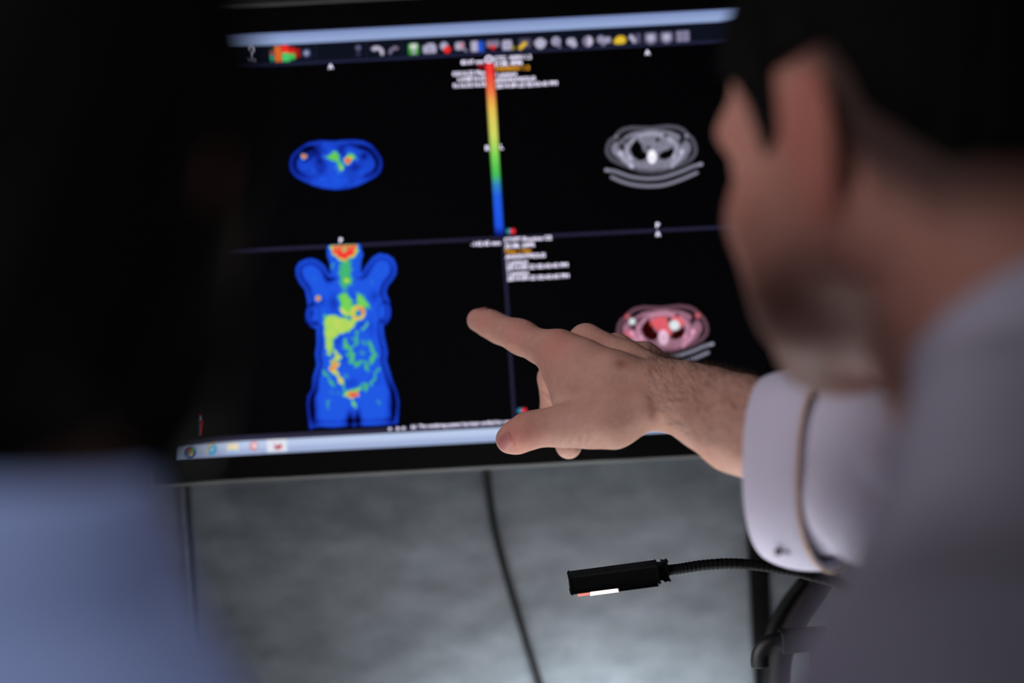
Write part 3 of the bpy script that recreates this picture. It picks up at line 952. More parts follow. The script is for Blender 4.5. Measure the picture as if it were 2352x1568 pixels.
# ---- small two-coloured figures in the corners of the views
def figure(x, y, h, parts_name='body_marker'):
    teal, red = lin((40, 110, 120)), lin((220, 40, 50))

    def fn(P):
        b = Paint(P, (0, 0, 0))
        s = h / 50.0
        b.disc(x - 1, y - 22 * s, 4 * s, (200, 40, 36))
        b.rect(x, y - 15 * s, 6 * s, 8 * s, (170, 190, 220))
        b.poly([(x - 6 * s, y - 10 * s), (x, y - 11 * s), (x + 1 * s, y + 25 * s), (x - 3 * s, y + 25 * s), (x - 4 * s, y + 6 * s), (x - 6 * s, y + 4 * s)], (40, 96, 104))
        b.poly([(x, y - 11 * s), (x + 6 * s, y - 10 * s), (x + 7 * s, y + 4 * s), (x + 5 * s, y + 6 * s), (x + 4 * s, y + 25 * s), (x + 1 * s, y + 25 * s)], (206, 34, 52))
        return b.C
    return picture(parts_name, (x - 14, y - h * 0.62, x + 14, y + h * 0.62), 1.2, fn, 3, 0.006)


def two_dots(x, y):
    def fn(P):
        b = Paint(P, (0, 0, 0))
        b.disc(x - 4.5, y, 6, (44, 136, 164))
        b.disc(x + 5, y, 6, (236, 44, 60))
        return b.C
    return picture('body_marker', (x - 16, y - 12, x + 16, y + 12), 1.2, fn, 3, 0.006)


figure(456, 973, 48)
two_dots(1173, 531)
two_dots(1199, 943)


def corner_fn(P):
    b = Paint(P, (0, 0, 0))
    b.rect(1896, 846, 14, 40, (190, 60, 50))
    b.poly([(1904, 834), (1914, 848), (1904, 862)], (226, 224, 244))
    return b.C


picture('side_marker', (1886, 826, 1918, 866), 1.5, corner_fn, 3, 0.006)

# ------------------------------------------------------------------ monitor cable
cable = catmull([px(x, y, d) for x, y, d in ((1117, 1020, 1.36), (1118, 1070, 1.37), (1125, 1140, 1.376), (1140, 1230, 1.379), (1163, 1320, 1.379), (1190, 1410, 1.378),
                                               (1215, 1490, 1.377), (1240, 1568, 1.375), (1258, 1640, 1.372), (1264, 1700, 1.37))], 6)
end = cable[-1]
cable += catmull([end, (end[0] + 0.004, end[1] - 0.004, 0.76), (end[0] + 0.03, end[1] - 0.015, 0.7428), (end[0] + 0.12, end[1] - 0.02, 0.7426)], 6)[1:]
tag(tube('monitor_cable', cable, 0.0027, M['black_rubber'], None, 10),
    'thin black cable hanging from the monitor in front of the grey partition', 'cable')

# ------------------------------------------------------------------ gooseneck lamp
GL = 1.165
root_pt = px(2075, 1520, 1.09)
lamp = tag(empty('gooseneck_lamp', (root_pt[0], root_pt[1], 0.74)),
           'black gooseneck lamp with slim rectangular head and glowing light strip', 'lamp')
p0, p1 = px(1311, 1338, GL), px(1509, 1312, GL)
ax = Vector(p1 - p0).normalized()
upv = Vector((0, 0, 1)); upv = (upv - ax * upv.dot(ax)).normalized()
sdv = ax.cross(upv).normalized()
hl = (Vector(p1) - Vector(p0)).length


def oriented_box(name, a0, a1, b0, b1, c0, c1, m, bevel=0.001, par=None):
    """box along the lamp head: a along the head, b across, c up"""
    bm = bmesh.new()
    bmesh.ops.create_cube(bm, size=1.0)
    for v in bm.verts:
        a = a0 + (v.co.x + 0.5) * (a1 - a0)
        b = b0 + (v.co.y + 0.5) * (b1 - b0)
        c = c0 + (v.co.z + 0.5) * (c1 - c0)
        v.co = Vector(p0) + ax * a + sdv * b + upv * c
    if bevel:
        bmesh.ops.bevel(bm, geom=list(bm.edges), offset=bevel, segments=2, affect='EDGES', profile=0.5)
    return bm_obj(name, bm, m, par or lamp)


head = oriented_box('lamp_head', 0, hl, -0.013, 0.013, -0.0062, 0.0062, M['black_metal'], 0.0012)
for k in range(4):
    oriented_box('head_rib', 0.004, hl - 0.002, -0.0136, -0.0128, -0.0048 + k * 0.0026, -0.0040 + k * 0.0026, M['black_metal'], 0)
oriented_box('end_cap', -0.0012, 0.0004, -0.0124, 0.0124, -0.0058, 0.0058, M['charcoal'], 0.0004)
oriented_box('light_housing', 0.032, hl - 0.001, -0.010, 0.010, -0.0088, -0.0063, M['black_metal'], 0.0004)
led = emit('light_strip_glow', (1.0, 0.80, 0.74, 1), 6.0)
ledr = emit('light_strip_red_end', (1.0, 0.30, 0.24, 1), 1.0)
oriented_box('light_strip', 0.0125, 0.0312, -0.0118, 0.009, -0.0090, -0.0064, led, 0.0004)
oriented_box('light_strip_end', 0.004, 0.0123, -0.0118, 0.009, -0.0086, -0.0066, ledr, 0.0004)
oriented_box('clip', 0.0335, 0.0415, -0.0125, -0.0112, -0.0089, -0.0082, M['silver'], 0.0002)
oriented_box('clip', 0.0335, 0.0415, -0.0125, -0.0112, -0.0068, -0.0062, M['silver'], 0.0002)
oriented_box('collar', hl, hl + 0.0045, -0.006, 0.006, -0.0056, 0.0056, M['black_metal'], 0.001)
oriented_box('collar', hl + 0.0045, hl + 0.0075, -0.0068, 0.0068, -0.0066, 0.0066, M['black_metal'], 0.001)
neck_pts = [np.array(Vector(p0) + ax * (hl + 0.0065))] + [px(x, y, d) for x, y, d in ((1560, 1306, 1.163), (1620, 1297, 1.16), (1690, 1294, 1.155), (1770, 1302, 1.15), (1850, 1318, 1.145), (1950, 1350, 1.135), (2040, 1420, 1.115))]
neck_pts += [root_pt, np.array((root_pt[0], root_pt[1], 0.775))]
neck = catmull(neck_pts, 26)
tube('gooseneck', neck, 0.0036, M['black_metal'], lamp, 14, 0.08, 2)
bm = bmesh.new()
bmesh.ops.create_cone(bm, cap_ends=True, segments=40, radius1=0.055, radius2=0.046, depth=0.034, matrix=Matrix.Translation((root_pt[0], root_pt[1], 0.7572)))
bmesh.ops.bevel(bm, geom=[e for e in bm.edges if len(e.link_faces) == 2 and abs(e.verts[0].co.z - e.verts[1].co.z) < 1e-4], offset=0.004, segments=2, affect='EDGES')
bm_obj('lamp_base', bm, M['black_metal'], lamp)
# the lamp's own light, thrown down on the desk
ld = bpy.data.lights.new('lamp_beam', 'SPOT')
ld.energy = 28.0
ld.color = (0.93, 0.98, 1.0)
ld.spot_size = math.radians(150)
ld.spot_blend = 1.0
ld.shadow_soft_size = 0.03
lo = bpy.data.objects.new('lamp_beam', ld)
COL.objects.link(lo)
lo.location = Vector(p0) + ax * 0.022 - upv * 0.016
lo.rotation_euler = (math.radians(9), 0, 0)      # the head is turned a little towards the partition
lo.parent = lamp
bpy.context.view_layer.update()
lo.matrix_parent_inverse = lamp.matrix_world.inverted()

rd = bpy.data.lights.new('lamp_red_end', 'POINT')
rd.energy = 0.25
rd.color = (1.0, 0.12, 0.06)
rd.shadow_soft_size = 0.004
ro = bpy.data.objects.new('lamp_red_end', rd)
COL.objects.link(ro)
ro.location = Vector(p0) + ax * 0.008 - upv * 0.012
ro.parent = lamp
ro.matrix_parent_inverse = lamp.matrix_world.inverted()

# ------------------------------------------------------------------ black stand with a bent handle, beside the lamp
sb = px(1800, 1650, 1.31)
stand = tag(empty('curved_stand', (sb[0], sb[1], 0.74)), 'thick black curved stand rising beside the partition post under the gooseneck', 'stand')
arm = catmull([px(x, y, d) for x, y, d in ((1905, 1300, 1.31), (1870, 1345, 1.31), (1822, 1420, 1.31), (1792, 1500, 1.31), (1785, 1590, 1.31), (1786, 1690, 1.31))] + [np.array((px(1790, 1690, 1.31)[0], px(1790, 1690, 1.31)[1], 0.752))], 8)
tube('arm', arm, list(np.interp(range(len(arm)), [0, 10, 24, len(arm) - 1], [0.012, 0.0135, 0.011, 0.012])), M['black_gloss'], stand, 20)
tube('edge_highlight', catmull([px(x, y, d) for x, y, d in ((1842, 1330, 1.296), (1800, 1385, 1.296), (1772, 1440, 1.296), (1762, 1490, 1.296))], 8), 0.003, M['charcoal'], stand, 10)  # paler strip modelled in place of a highlight along the arm
ap = arm[-1]
box('stand_base', (ap[0] - 0.06, ap[1] - 0.035, 0.7402), (ap[0] + 0.06, ap[1] + 0.035, 0.754), M['charcoal'], stand, 0.004)

hb = px(1850, 1650, 1.215)
grip = tag(empty('bent_handle', (hb[0], hb[1], 0.74)), 'shiny black bent tube handle plugged into a square black block', 'handle')
hp = catmull([px(x, y, 1.215) for x, y in ((1806, 1470), (1786, 1473), (1764, 1480), (1749, 1497), (1745, 1516), (1746, 1530))], 8)
r0 = 21 * 1.215 / K
tube('bent_tube', hp + [hp[-1] + (hp[-1] - hp[-2]) * k for k in (0.9, 1.5, 1.9)], [r0 * 1.0] * (len(hp) - 1) + [r0 * 0.98, r0 * 0.85, r0 * 0.6, r0 * 0.2], M['black_gloss'], grip, 22)
a, b = px(1794, 1496, 1.215), px(1905, 1440, 1.215)
box('block', (a[0], a[1] - 0.01, a[2]), (b[0], a[1] + 0.012, b[2] - 0.001), M['charcoal'], grip, 0.0012)
box('support_post', (b[0] - 0.014, a[1] - 0.006, 0.7505), (b[0] - 0.002, a[1] + 0.006, a[2] + 0.002), M['black_metal'], grip, 0.001)
box('foot', (b[0] - 0.035, a[1] - 0.02, 0.7402), (b[0] + 0.02, a[1] + 0.02, 0.75), M['black_metal'], grip, 0.002)
# ------------------------------------------------------------------ implicit surfaces for bodies and clothes
class Field:
    def __init__(self, lo, hi, h):
        self.lo = np.asarray(lo, float)
        self.h = h
        self.n = np.ceil((np.asarray(hi, float) - self.lo) / h).astype(int) + 1
        self.V = np.full(tuple(self.n), 0.08, np.float32)

    def sub(self, blo, bhi):
        i0 = np.clip(np.floor((np.asarray(blo) - self.lo) / self.h).astype(int), 0, self.n - 1)
        i1 = np.clip(np.ceil((np.asarray(bhi) - self.lo) / self.h).astype(int) + 1, 0, self.n)
        if np.any(i1 <= i0):
            return None, None
        sl = tuple(slice(a, b) for a, b in zip(i0, i1))
        ax_ = [self.lo[k] + self.h * np.arange(i0[k], i1[k]) for k in range(3)]
        X, Y, Z = np.meshgrid(*ax_, indexing='ij')
        return sl, np.stack([X, Y, Z], -1).astype(np.float32)

    def add(self, fn, blo, bhi, k, mode='add'):
        m = k + 4 * self.h
        sl, P = self.sub(np.asarray(blo) - m, np.asarray(bhi) + m)
        if sl is None: return
        d = fn(P)
        a = self.V[sl]
        if mode == 'add':
            t = np.maximum(k - np.abs(a - d), 0) / k
            self.V[sl] = np.minimum(a, d) - t * t * k * 0.25
        elif mode == 'cut':
            t = np.maximum(k - np.abs(a + d), 0) / k
            self.V[sl] = np.maximum(a, -d) + t * t * k * 0.25

    def cone(self, a, b, ra, rb, k=0.006, mode='add', squash=None):
        a, b = np.asarray(a, float), np.asarray(b, float)
        R = max(ra, rb)
        if squash is not None:
            sdir, sf = np.asarray(squash[0], float), squash[1]
            sdir = sdir / np.linalg.norm(sdir)

        def fn(P):
            e = b - a
            L2 = float(e @ e) + 1e-12
            w = P - a
            t = np.clip((w @ e) / L2, 0, 1)
            q = w - t[..., None] * e
            if squash is not None:
                q = q + (q @ sdir)[..., None] * sdir * (1 / sf - 1)
            return np.sqrt((q * q).sum(-1)) - (ra + (rb - ra) * t)
        self.add(fn, np.minimum(a, b) - R, np.maximum(a, b) + R, k, mode)

    def chain(self, nodes, k=0.006, mode='add', squash=None):
        for (a, ra), (b, rb) in zip(nodes[:-1], nodes[1:]):
            self.cone(a, b, ra, rb, k, mode, squash)

    def ellipsoid(self, c, axes, radii, k=0.006, mode='add'):
        c = np.asarray(c, float)
        A = np.asarray(axes, float)
        r = np.asarray(radii, float)
        R = float(r.max())

        def fn(P):
            q = (P - c) @ A.T
            k0 = np.sqrt(((q / r) ** 2).sum(-1))
            k1 = np.sqrt(((q / (r * r)) ** 2).sum(-1)) + 1e-9
            return k0 * (k0 - 1) / k1
        self.add(fn, c - R, c + R, k, mode)

    def mesh(self, smooth=2):
        V = self.V
        S = V < 0
        nx, ny, nz = V.shape
        cnt = np.zeros((nx - 1, ny - 1, nz - 1), np.int8)
        for i in (0, 1):
            for j in (0, 1):
                for k in (0, 1):
                    cnt += S[i:nx - 1 + i, j:ny - 1 + j, k:nz - 1 + k]
        act = (cnt > 0) & (cnt < 8)
        I = np.argwhere(act)
        idx = np.full(act.shape, -1, np.int64)
        idx[act] = np.arange(len(I))
        acc = np.zeros((len(I), 3))
        num = np.zeros(len(I))
        corners = [(i, j, k) for i in (0, 1) for j in (0, 1) for k in (0, 1)]
        for c0 in corners:
            for axd in range(3):
                if c0[axd]: continue
                c1 = list(c0); c1[axd] = 1
                v0 = V[I[:, 0] + c0[0], I[:, 1] + c0[1], I[:, 2] + c0[2]]
                v1 = V[I[:, 0] + c1[0], I[:, 1] + c1[1], I[:, 2] + c1[2]]
                m = (v0 < 0) != (v1 < 0)
                t = np.where(m, v0 / np.where(m, v0 - v1, 1), 0)
                p = np.tile(np.array(c0, float), (len(I), 1))
                p[:, axd] += t
                acc[m] += p[m]
                num[m] += 1
        P = self.lo + self.h * (I + acc / num[:, None])
        quads = []
        for axd in range(3):
            a, b = (axd + 1) % 3, (axd + 2) % 3
            s0 = [slice(1, -1)] * 3
            s1 = [slice(1, -1)] * 3
            s0[axd] = slice(0, -1)
            s1[axd] = slice(1, None)
            A, B = S[tuple(s0)], S[tuple(s1)]
            off = np.ones(3, int); off[axd] = 0
            E = np.argwhere(A != B) + off
            if not len(E): continue
            ins = S[E[:, 0], E[:, 1], E[:, 2]]
            da, db = np.zeros(3, int), np.zeros(3, int)
            da[a] = 1; db[b] = 1
            g = lambda D: idx[D[:, 0], D[:, 1], D[:, 2]]
            q = np.stack([g(E - da - db), g(E - db), g(E), g(E - da)], 1)
            q[~ins] = q[~ins][:, ::-1]
            quads.append(q)
        Q = np.concatenate(quads)
        Q = Q[(Q >= 0).all(1)]
        for _ in range(smooth):
            s = np.zeros_like(P); n = np.zeros(len(P))
            for i in range(4):
                u, v = Q[:, i], Q[:, (i + 1) % 4]
                for k in range(3):
                    s[:, k] += np.bincount(u, P[v, k], len(P)) + np.bincount(v, P[u, k], len(P))
                n += np.bincount(u, minlength=len(P)) + np.bincount(v, minlength=len(P))
            P = P + 0.5 * (s / np.maximum(n, 1)[:, None] - P)
        return P, Q


def resting_arm(elbow, wrist, out):
    """forearm and half-open hand lying on the lap, and the sleeve over it"""
    elbow, wrist = np.asarray(elbow, float), np.asarray(wrist, float)
    d = unit(wrist - elbow)
    s = unit(np.asarray(out, float) - d * (np.asarray(out, float) @ d))
    n = np.cross(d, s)
    if n[2] < 0: n = -n
    lo, hi = np.minimum(elbow, wrist) - 0.22, np.maximum(elbow, wrist) + 0.22
    f = Field(lo, hi, 0.003)
    f.cone(elbow, wrist, 0.038, 0.027, 0.01)
    pc = wrist + d * 0.05
    f.ellipsoid(pc, np.stack([d, s, n]), (0.052, 0.041, 0.015), 0.015)
    for k, L in zip((-0.030, -0.010, 0.010, 0.029), (0.058, 0.074, 0.078, 0.070)):
        a = pc + d * 0.040 + s * k
        b_ = a + d * L * 0.5 + n * 0.002
        c_ = b_ + d * L * 0.36 - n * 0.012
        e_ = c_ + d * L * 0.18 - n * 0.014
        f.chain([(a, 0.0098), (b_, 0.0090), (c_, 0.0084), (e_, 0.0075)], 0.004)
    t0 = pc - d * 0.025 + s * 0.030
    f.chain([(t0, 0.014), (t0 + d * 0.035 + s * 0.022, 0.011), (t0 + d * 0.066 + s * 0.022 - n * 0.006, 0.0088)], 0.006)
    sl = Field(lo, hi, 0.004)
    sl.cone(elbow, wrist - d * 0.012, 0.053, 0.038, 0.01)
    return f.mesh(2), sl.mesh(2)


def put_mesh(name, P, Q, m, parent, tint=None):
    me = bpy.data.meshes.new(name)
    me.vertices.add(len(P))
    me.vertices.foreach_set('co', P.astype(np.float32).ravel())
    me.loops.add(len(Q) * 4)
    me.loops.foreach_set('vertex_index', Q.astype(np.int32).ravel())
    me.polygons.add(len(Q))
    me.polygons.foreach_set('loop_start', np.arange(len(Q), dtype=np.int32) * 4)
    me.update(calc_edges=True)
    me.validate()
    if tint is not None:
        at = me.color_attributes.new('tint', 'FLOAT_COLOR', 'POINT')
        at.data.foreach_set('color', np.concatenate([np.clip(tint, 0, 1), np.ones((len(P), 1))], 1).astype(np.float32).ravel())
    return link_mesh(name, me, m, parent, True)


def merge(parts):
    Ps, Qs, o = [], [], 0
    for P, Q in parts:
        Ps.append(P); Qs.append(Q + o); o += len(P)
    return np.concatenate(Ps), np.concatenate(Qs)


def unit(v):
    v = np.asarray(v, float)
    return v / np.linalg.norm(v)


class Head:
    """head frame: F forward, L the person's left, U up; origin between the ears"""
    def __init__(self, c, yaw, pitch, roll=0.0):
        self.c = np.asarray(c, float)
        f0 = np.array((-math.sin(yaw), math.cos(yaw), 0))
        l0 = np.array((-math.cos(yaw), -math.sin(yaw), 0))
        z = np.array((0, 0, 1.0))
        self.F = f0 * math.cos(pitch) - z * math.sin(pitch)
        u = f0 * math.sin(pitch) + z * math.cos(pitch)
        self.L = l0 * math.cos(roll) + u * math.sin(roll)
        self.U = -l0 * math.sin(roll) + u * math.cos(roll)
        self.A = np.stack([self.F, self.L, self.U])

    def w(self, f, l, u):
        return self.c + f * self.F + l * self.L + u * self.U

    def local(self, P):
        return (P - self.c) @ self.A.T

    def build(self, fd):
        w, A = self.w, self.A
        fd.ellipsoid(w(-0.008, 0, 0.035), A, (0.099, 0.075, 0.088), 0.01)
        fd.ellipsoid(w(0.04, 0, -0.03), A, (0.058, 0.060, 0.070), 0.03)
        for s in (1, -1):
            fd.cone(w(0.0, s * 0.052, -0.050), w(0.076, s * 0.018, -0.082), 0.020, 0.018, 0.025)
            fd.cone(w(0.0, s * 0.058, 0.0), w(0.0, s * 0.052, -0.055), 0.018, 0.020, 0.025)
            fd.ellipsoid(w(0.056, s * 0.050, -0.014), A, (0.026, 0.016, 0.018), 0.02)
            fd.ellipsoid(w(0.05, s * 0.046, -0.055), A, (0.03, 0.014, 0.03), 0.025)
            fd.cone(w(0.083, s * 0.012, 0.036), w(0.070, s * 0.046, 0.036), 0.012, 0.010, 0.012)
            fd.ellipsoid(w(0.088, s * 0.032, 0.016), A, (0.012, 0.020, 0.014), 0.008, 'cut')
            fd.ellipsoid(w(0.074, s * 0.032, 0.016), A, (0.013, 0.0135, 0.0125), 0.003)
            fd.cone(w(0.084, s * 0.017, 0.021), w(0.077, s * 0.046, 0.019), 0.0035, 0.003, 0.003)
            fd.ellipsoid(w(0.098, s * 0.013, -0.022), A, (0.012, 0.007, 0.008), 0.006)
            # ear
            e = unit(self.L * s * 0.42 - self.F * 0.91)
            n = unit(np.cross(e, self.U))
            EA = np.stack([e, n, unit(self.U - self.F * 0.12)])
            ec = w(-0.004, s * 0.077, -0.008)
            fd.ellipsoid(ec + e * 0.008, EA, (0.0125, 0.0055, 0.029), 0.006)
            rim = [ec + e * (0.008 + 0.0115 * math.cos(t)) + EA[2] * (0.003 + 0.027 * math.sin(t)) - n * 0.001 for t in np.linspace(-1.1, 2.5, 10)]
            fd.chain([(p, 0.0042) for p in rim], 0.003)
            fd.ellipsoid(ec + EA[2] * -0.027 + e * 0.003, EA, (0.010, 0.006, 0.011), 0.006)
            fd.ellipsoid(ec + e * 0.004 + n * (0.006 if s * n @ self.F > 0 else -0.006) + EA[2] * -0.004, EA, (0.009, 0.005, 0.014), 0.004, 'cut')
            fd.cone(w(0.007, s * 0.072, -0.006), w(0.007, s * 0.072, 0.002), 0.005, 0.005, 0.004)
        fd.cone(w(0.094, 0, 0.022), w(0.116, 0, -0.016), 0.008, 0.011, 0.008)
        fd.cone(w(0.090, -0.020, -0.052), w(0.090, 0.020, -0.052), 0.008, 0.008, 0.008)
        fd.cone(w(0.088, -0.018, -0.063), w(0.088, 0.018, -0.063), 0.0085, 0.0085, 0.006)
        fd.cone(w(0.103, -0.022, -0.0575), w(0.103, 0.022, -0.0575), 0.0022, 0.0022, 0.002, 'cut')
        fd.ellipsoid(w(0.080, 0, -0.082), A, (0.02, 0.024, 0.018), 0.02)

    def hair(self, m, parent, h=0.0028, thick=0.009, line=None, long=False):
        fd = Field(self.c - 0.20, self.c + 0.18, h)
        fd.ellipsoid(self.w(-0.009, 0, 0.036), self.A, (0.099 + thick, 0.075 + thick * 0.55, 0.089 + thick * 1.4), 0.001)
        fd.cone(self.w(-0.055, 0, 0.0), self.w(-0.05, 0, -0.045), 0.058, 0.054, 0.03)
        if long:
            for s in (-1, 1):
                fd.cone(self.w(-0.005, s * 0.066, 0.01), self.w(0.010, s * 0.050, -0.095), 0.030, 0.028, 0.03)
            fd.cone(self.w(-0.04, 0, -0.02), self.w(-0.052, 0, -0.085), 0.068, 0.058, 0.03)
        sl, P = fd.sub(fd.lo, fd.lo + fd.h * fd.n)
        q = (P - self.c) @ self.A.T
        f, l, u = q[..., 0], q[..., 1], q[..., 2]
        hl_ = np.interp(f, *line)
        n = 0.004 * np.sin(f * 190 + l * 60) * np.sin(l * 210 + u * 90)
        bound = (hl_ - u) * 0.7
        V = fd.V[tuple(slice(0, s) for s in P.shape[:3])]
        fd.V[tuple(slice(0, s) for s in P.shape[:3])] = np.maximum(V + n * 0.6, bound)
        P2, Q2 = fd.mesh(2)
        return put_mesh('hair', P2, Q2, m, parent)


# ------------------------------------------------------------------ the pointing person (right)
def R(p, d):
    return p * d / K


def hp_(x, y, d, r):
    return (px(x, y, d), R(r, d))


def build_arm(h=0.0011):
    lo = np.array((-0.075, -0.36, 0.975)); hi = np.array((0.30, -0.02, 1.155))
    fd = Field(lo, hi, h)
    # index finger and its metacarpal
    fd.chain([hp_(1099, 735, 1.236, 27), hp_(1126, 744, 1.229, 29.5), hp_(1150, 757, 1.222, 30.5), hp_(1188, 770, 1.212, 35.5), hp_(1206, 779, 1.207, 36),
              hp_(1240, 796, 1.196, 36.5), hp_(1284, 806, 1.184, 42)], 0.006)
    fd.chain([hp_(1284, 806, 1.184, 42), hp_(1340, 830, 1.172, 44), hp_(1410, 858, 1.160, 46), hp_(1530, 895, 1.148, 52)], 0.012)
    # middle, ring, little: metacarpals and curled fingers
    fd.chain([hp_(1346, 783, 1.203, 39), hp_(1440, 824, 1.186, 36), hp_(1545, 880, 1.160, 42)], 0.008)
    fd.chain([hp_(1346, 783, 1.203, 38), hp_(1270, 868, 1.222, 34), hp_(1273, 945, 1.232, 31), hp_(1300, 1000, 1.228, 31), hp_(1306, 1024, 1.224, 30)], 0.004)
    fd.chain([hp_(1416, 801, 1.213, 35), hp_(1495, 842, 1.200, 32), hp_(1565, 884, 1.170, 40)], 0.008)
    fd.chain([hp_(1416, 801, 1.213, 34), hp_(1348, 884, 1.240, 32), hp_(1362, 952, 1.243, 29), hp_(1380, 985, 1.226, 27)], 0.004)
    fd.chain([hp_(1482, 817, 1.213, 31), hp_(1540, 858, 1.200, 29), hp_(1585, 892, 1.175, 38)], 0.008)
    fd.chain([hp_(1482, 817, 1.213, 30), hp_(1425, 880, 1.238, 27), hp_(1432, 930, 1.240, 25), hp_(1446, 955, 1.222, 23)], 0.004)
    # palm body and the web of the thumb
    fd.chain([hp_(1300, 850, 1.184, 38), hp_(1345, 890, 1.172, 54), hp_(1420, 915, 1.158, 62), hp_(1510, 925, 1.150, 58)], 0.016)
    fd.chain([hp_(1385, 860, 1.195, 48), hp_(1470, 890, 1.180, 52), hp_(1540, 915, 1.160, 58)], 0.016)
    fd.cone(px(1288, 868, 1.183), px(1300, 925, 1.172), R(24, 1.18), R(26, 1.17), 0.014)
    # thumb
    fd.chain([hp_(1480, 938, 1.136, 52), hp_(1408, 968, 1.142, 57), hp_(1350, 974, 1.150, 50), hp_(1290, 979, 1.156, 42), hp_(1232, 984, 1.158, 36),
              hp_(1208, 991, 1.158, 38.5)], 0.009)
    fd.chain([hp_(1208, 991, 1.158, 39), hp_(1186, 1003, 1.165, 37), hp_(1171, 1009, 1.172, 33)], 0.005)
    # wrist and forearm
    sq = None
    fd.chain([hp_(1530, 903, 1.150, 76), hp_(1575, 916, 1.140, 82), hp_(1630, 940, 1.124, 94), hp_(1700, 974, 1.104, 110)], 0.007)
    fd.chain([hp_(1545, 892, 1.158, 54), hp_(1620, 912, 1.142, 60), hp_(1700, 950, 1.115, 76)], 0.007)
    fd.chain([hp_(1700, 974, 1.104, 111), hp_(1790, 1012, 1.085, 108), hp_(1880, 1045, 1.055, 110)], 0.007)
    # tendons over the back of the hand
    fd.chain([hp_(1310, 800, 1.178, 10), hp_(1400, 838, 1.1545, 9), hp_(1500, 880, 1.1385, 8)], 0.010)
    fd.chain([hp_(1362, 778, 1.195, 10), hp_(1450, 815, 1.1775, 9), hp_(1535, 862, 1.1545, 8)], 0.010)
    P, Q = fd.mesh(4)
    N = normals(P, Q)
    u, v = to_px(P[:, 0], P[:, 2], P[:, 1] - CAM[1])
    UV = np.stack([u, v], 1)
    facing = np.clip(-((P - CAM) * N).sum(1) / np.linalg.norm(P - CAM, axis=1) * 2.0 + 0.2, 0, 1)
    folds = []
    for k in range(5):                                   # index knuckle, wavy folds across the finger
        x = 1168 + k * 7.5
        folds.append(([(x + 6, 731), (x + 1, 743), (x - 2, 756), (x + 1, 768)], 2.2, 0.00028 if k % 2 else 0.0004, 1.19, 1.225))
    folds.append(([(1122, 714), (1117, 726), (1116, 738)], 2.2, 0.0004, 1.2, 1.24))
    for k in range(6):                                   # thumb joint
        x = 1188 + k * 7
        folds.append(([(x - 10, 972 + k), (x - 3, 992), (x, 1012), (x + 9, 1030)], 2.0, 0.00038 if k % 2 else 0.00055, 1.13, 1.175))
    for k, x in enumerate((1262, 1286, 1309, 1328, 1345)):   # folds under the thumb base
        folds.append(([(x + 1, 1000), (x - 1, 1014), (x - 3, 1030)], 2.4, 0.00075, 1.12, 1.175))
    folds.append(([(1244, 897), (1257, 904), (1263, 912)], 3.0, 0.0010, 1.19, 1.24))
    for a in range(9):                                   # shallow lines on the back of the hand
        x = 1290 + a * 26
        folds.append(([(x, 905 - a * 4), (x + 22, 880 - a * 2), (x + 30, 850)], 2.4, 0.00012, 1.1, 1.2))
    for pts, wd, dep, d0, d1 in folds:
        box_ = (u > min(a for a, _ in pts) - 12) & (u < max(a for a, _ in pts) + 12) & (v > min(b_ for _, b_ in pts) - 12) & (v < max(b_ for _, b_ in pts) + 12) & (P[:, 1] - CAM[1] > d0) & (P[:, 1] - CAM[1] < d1)
        ii = np.nonzero(box_)[0]
        if not len(ii): continue
        dd = sd_line(UV[ii], pts)
        P[ii] -= N[ii] * (facing[ii] * dep * (np.exp(-(dd / wd) ** 2) - 0.35 * np.exp(-((dd - 2.2 * wd) / wd) ** 2)))[:, None]
    return P, Q


def normals(P, Q):
    fn_ = np.cross(P[Q[:, 2]] - P[Q[:, 0]], P[Q[:, 3]] - P[Q[:, 1]])
    N = np.zeros_like(P)
    for k in range(4):
        for c3 in range(3):
            N[:, c3] += np.bincount(Q[:, k], fn_[:, c3], len(P))
    return N / (np.linalg.norm(N, axis=1)[:, None] + 1e-12)


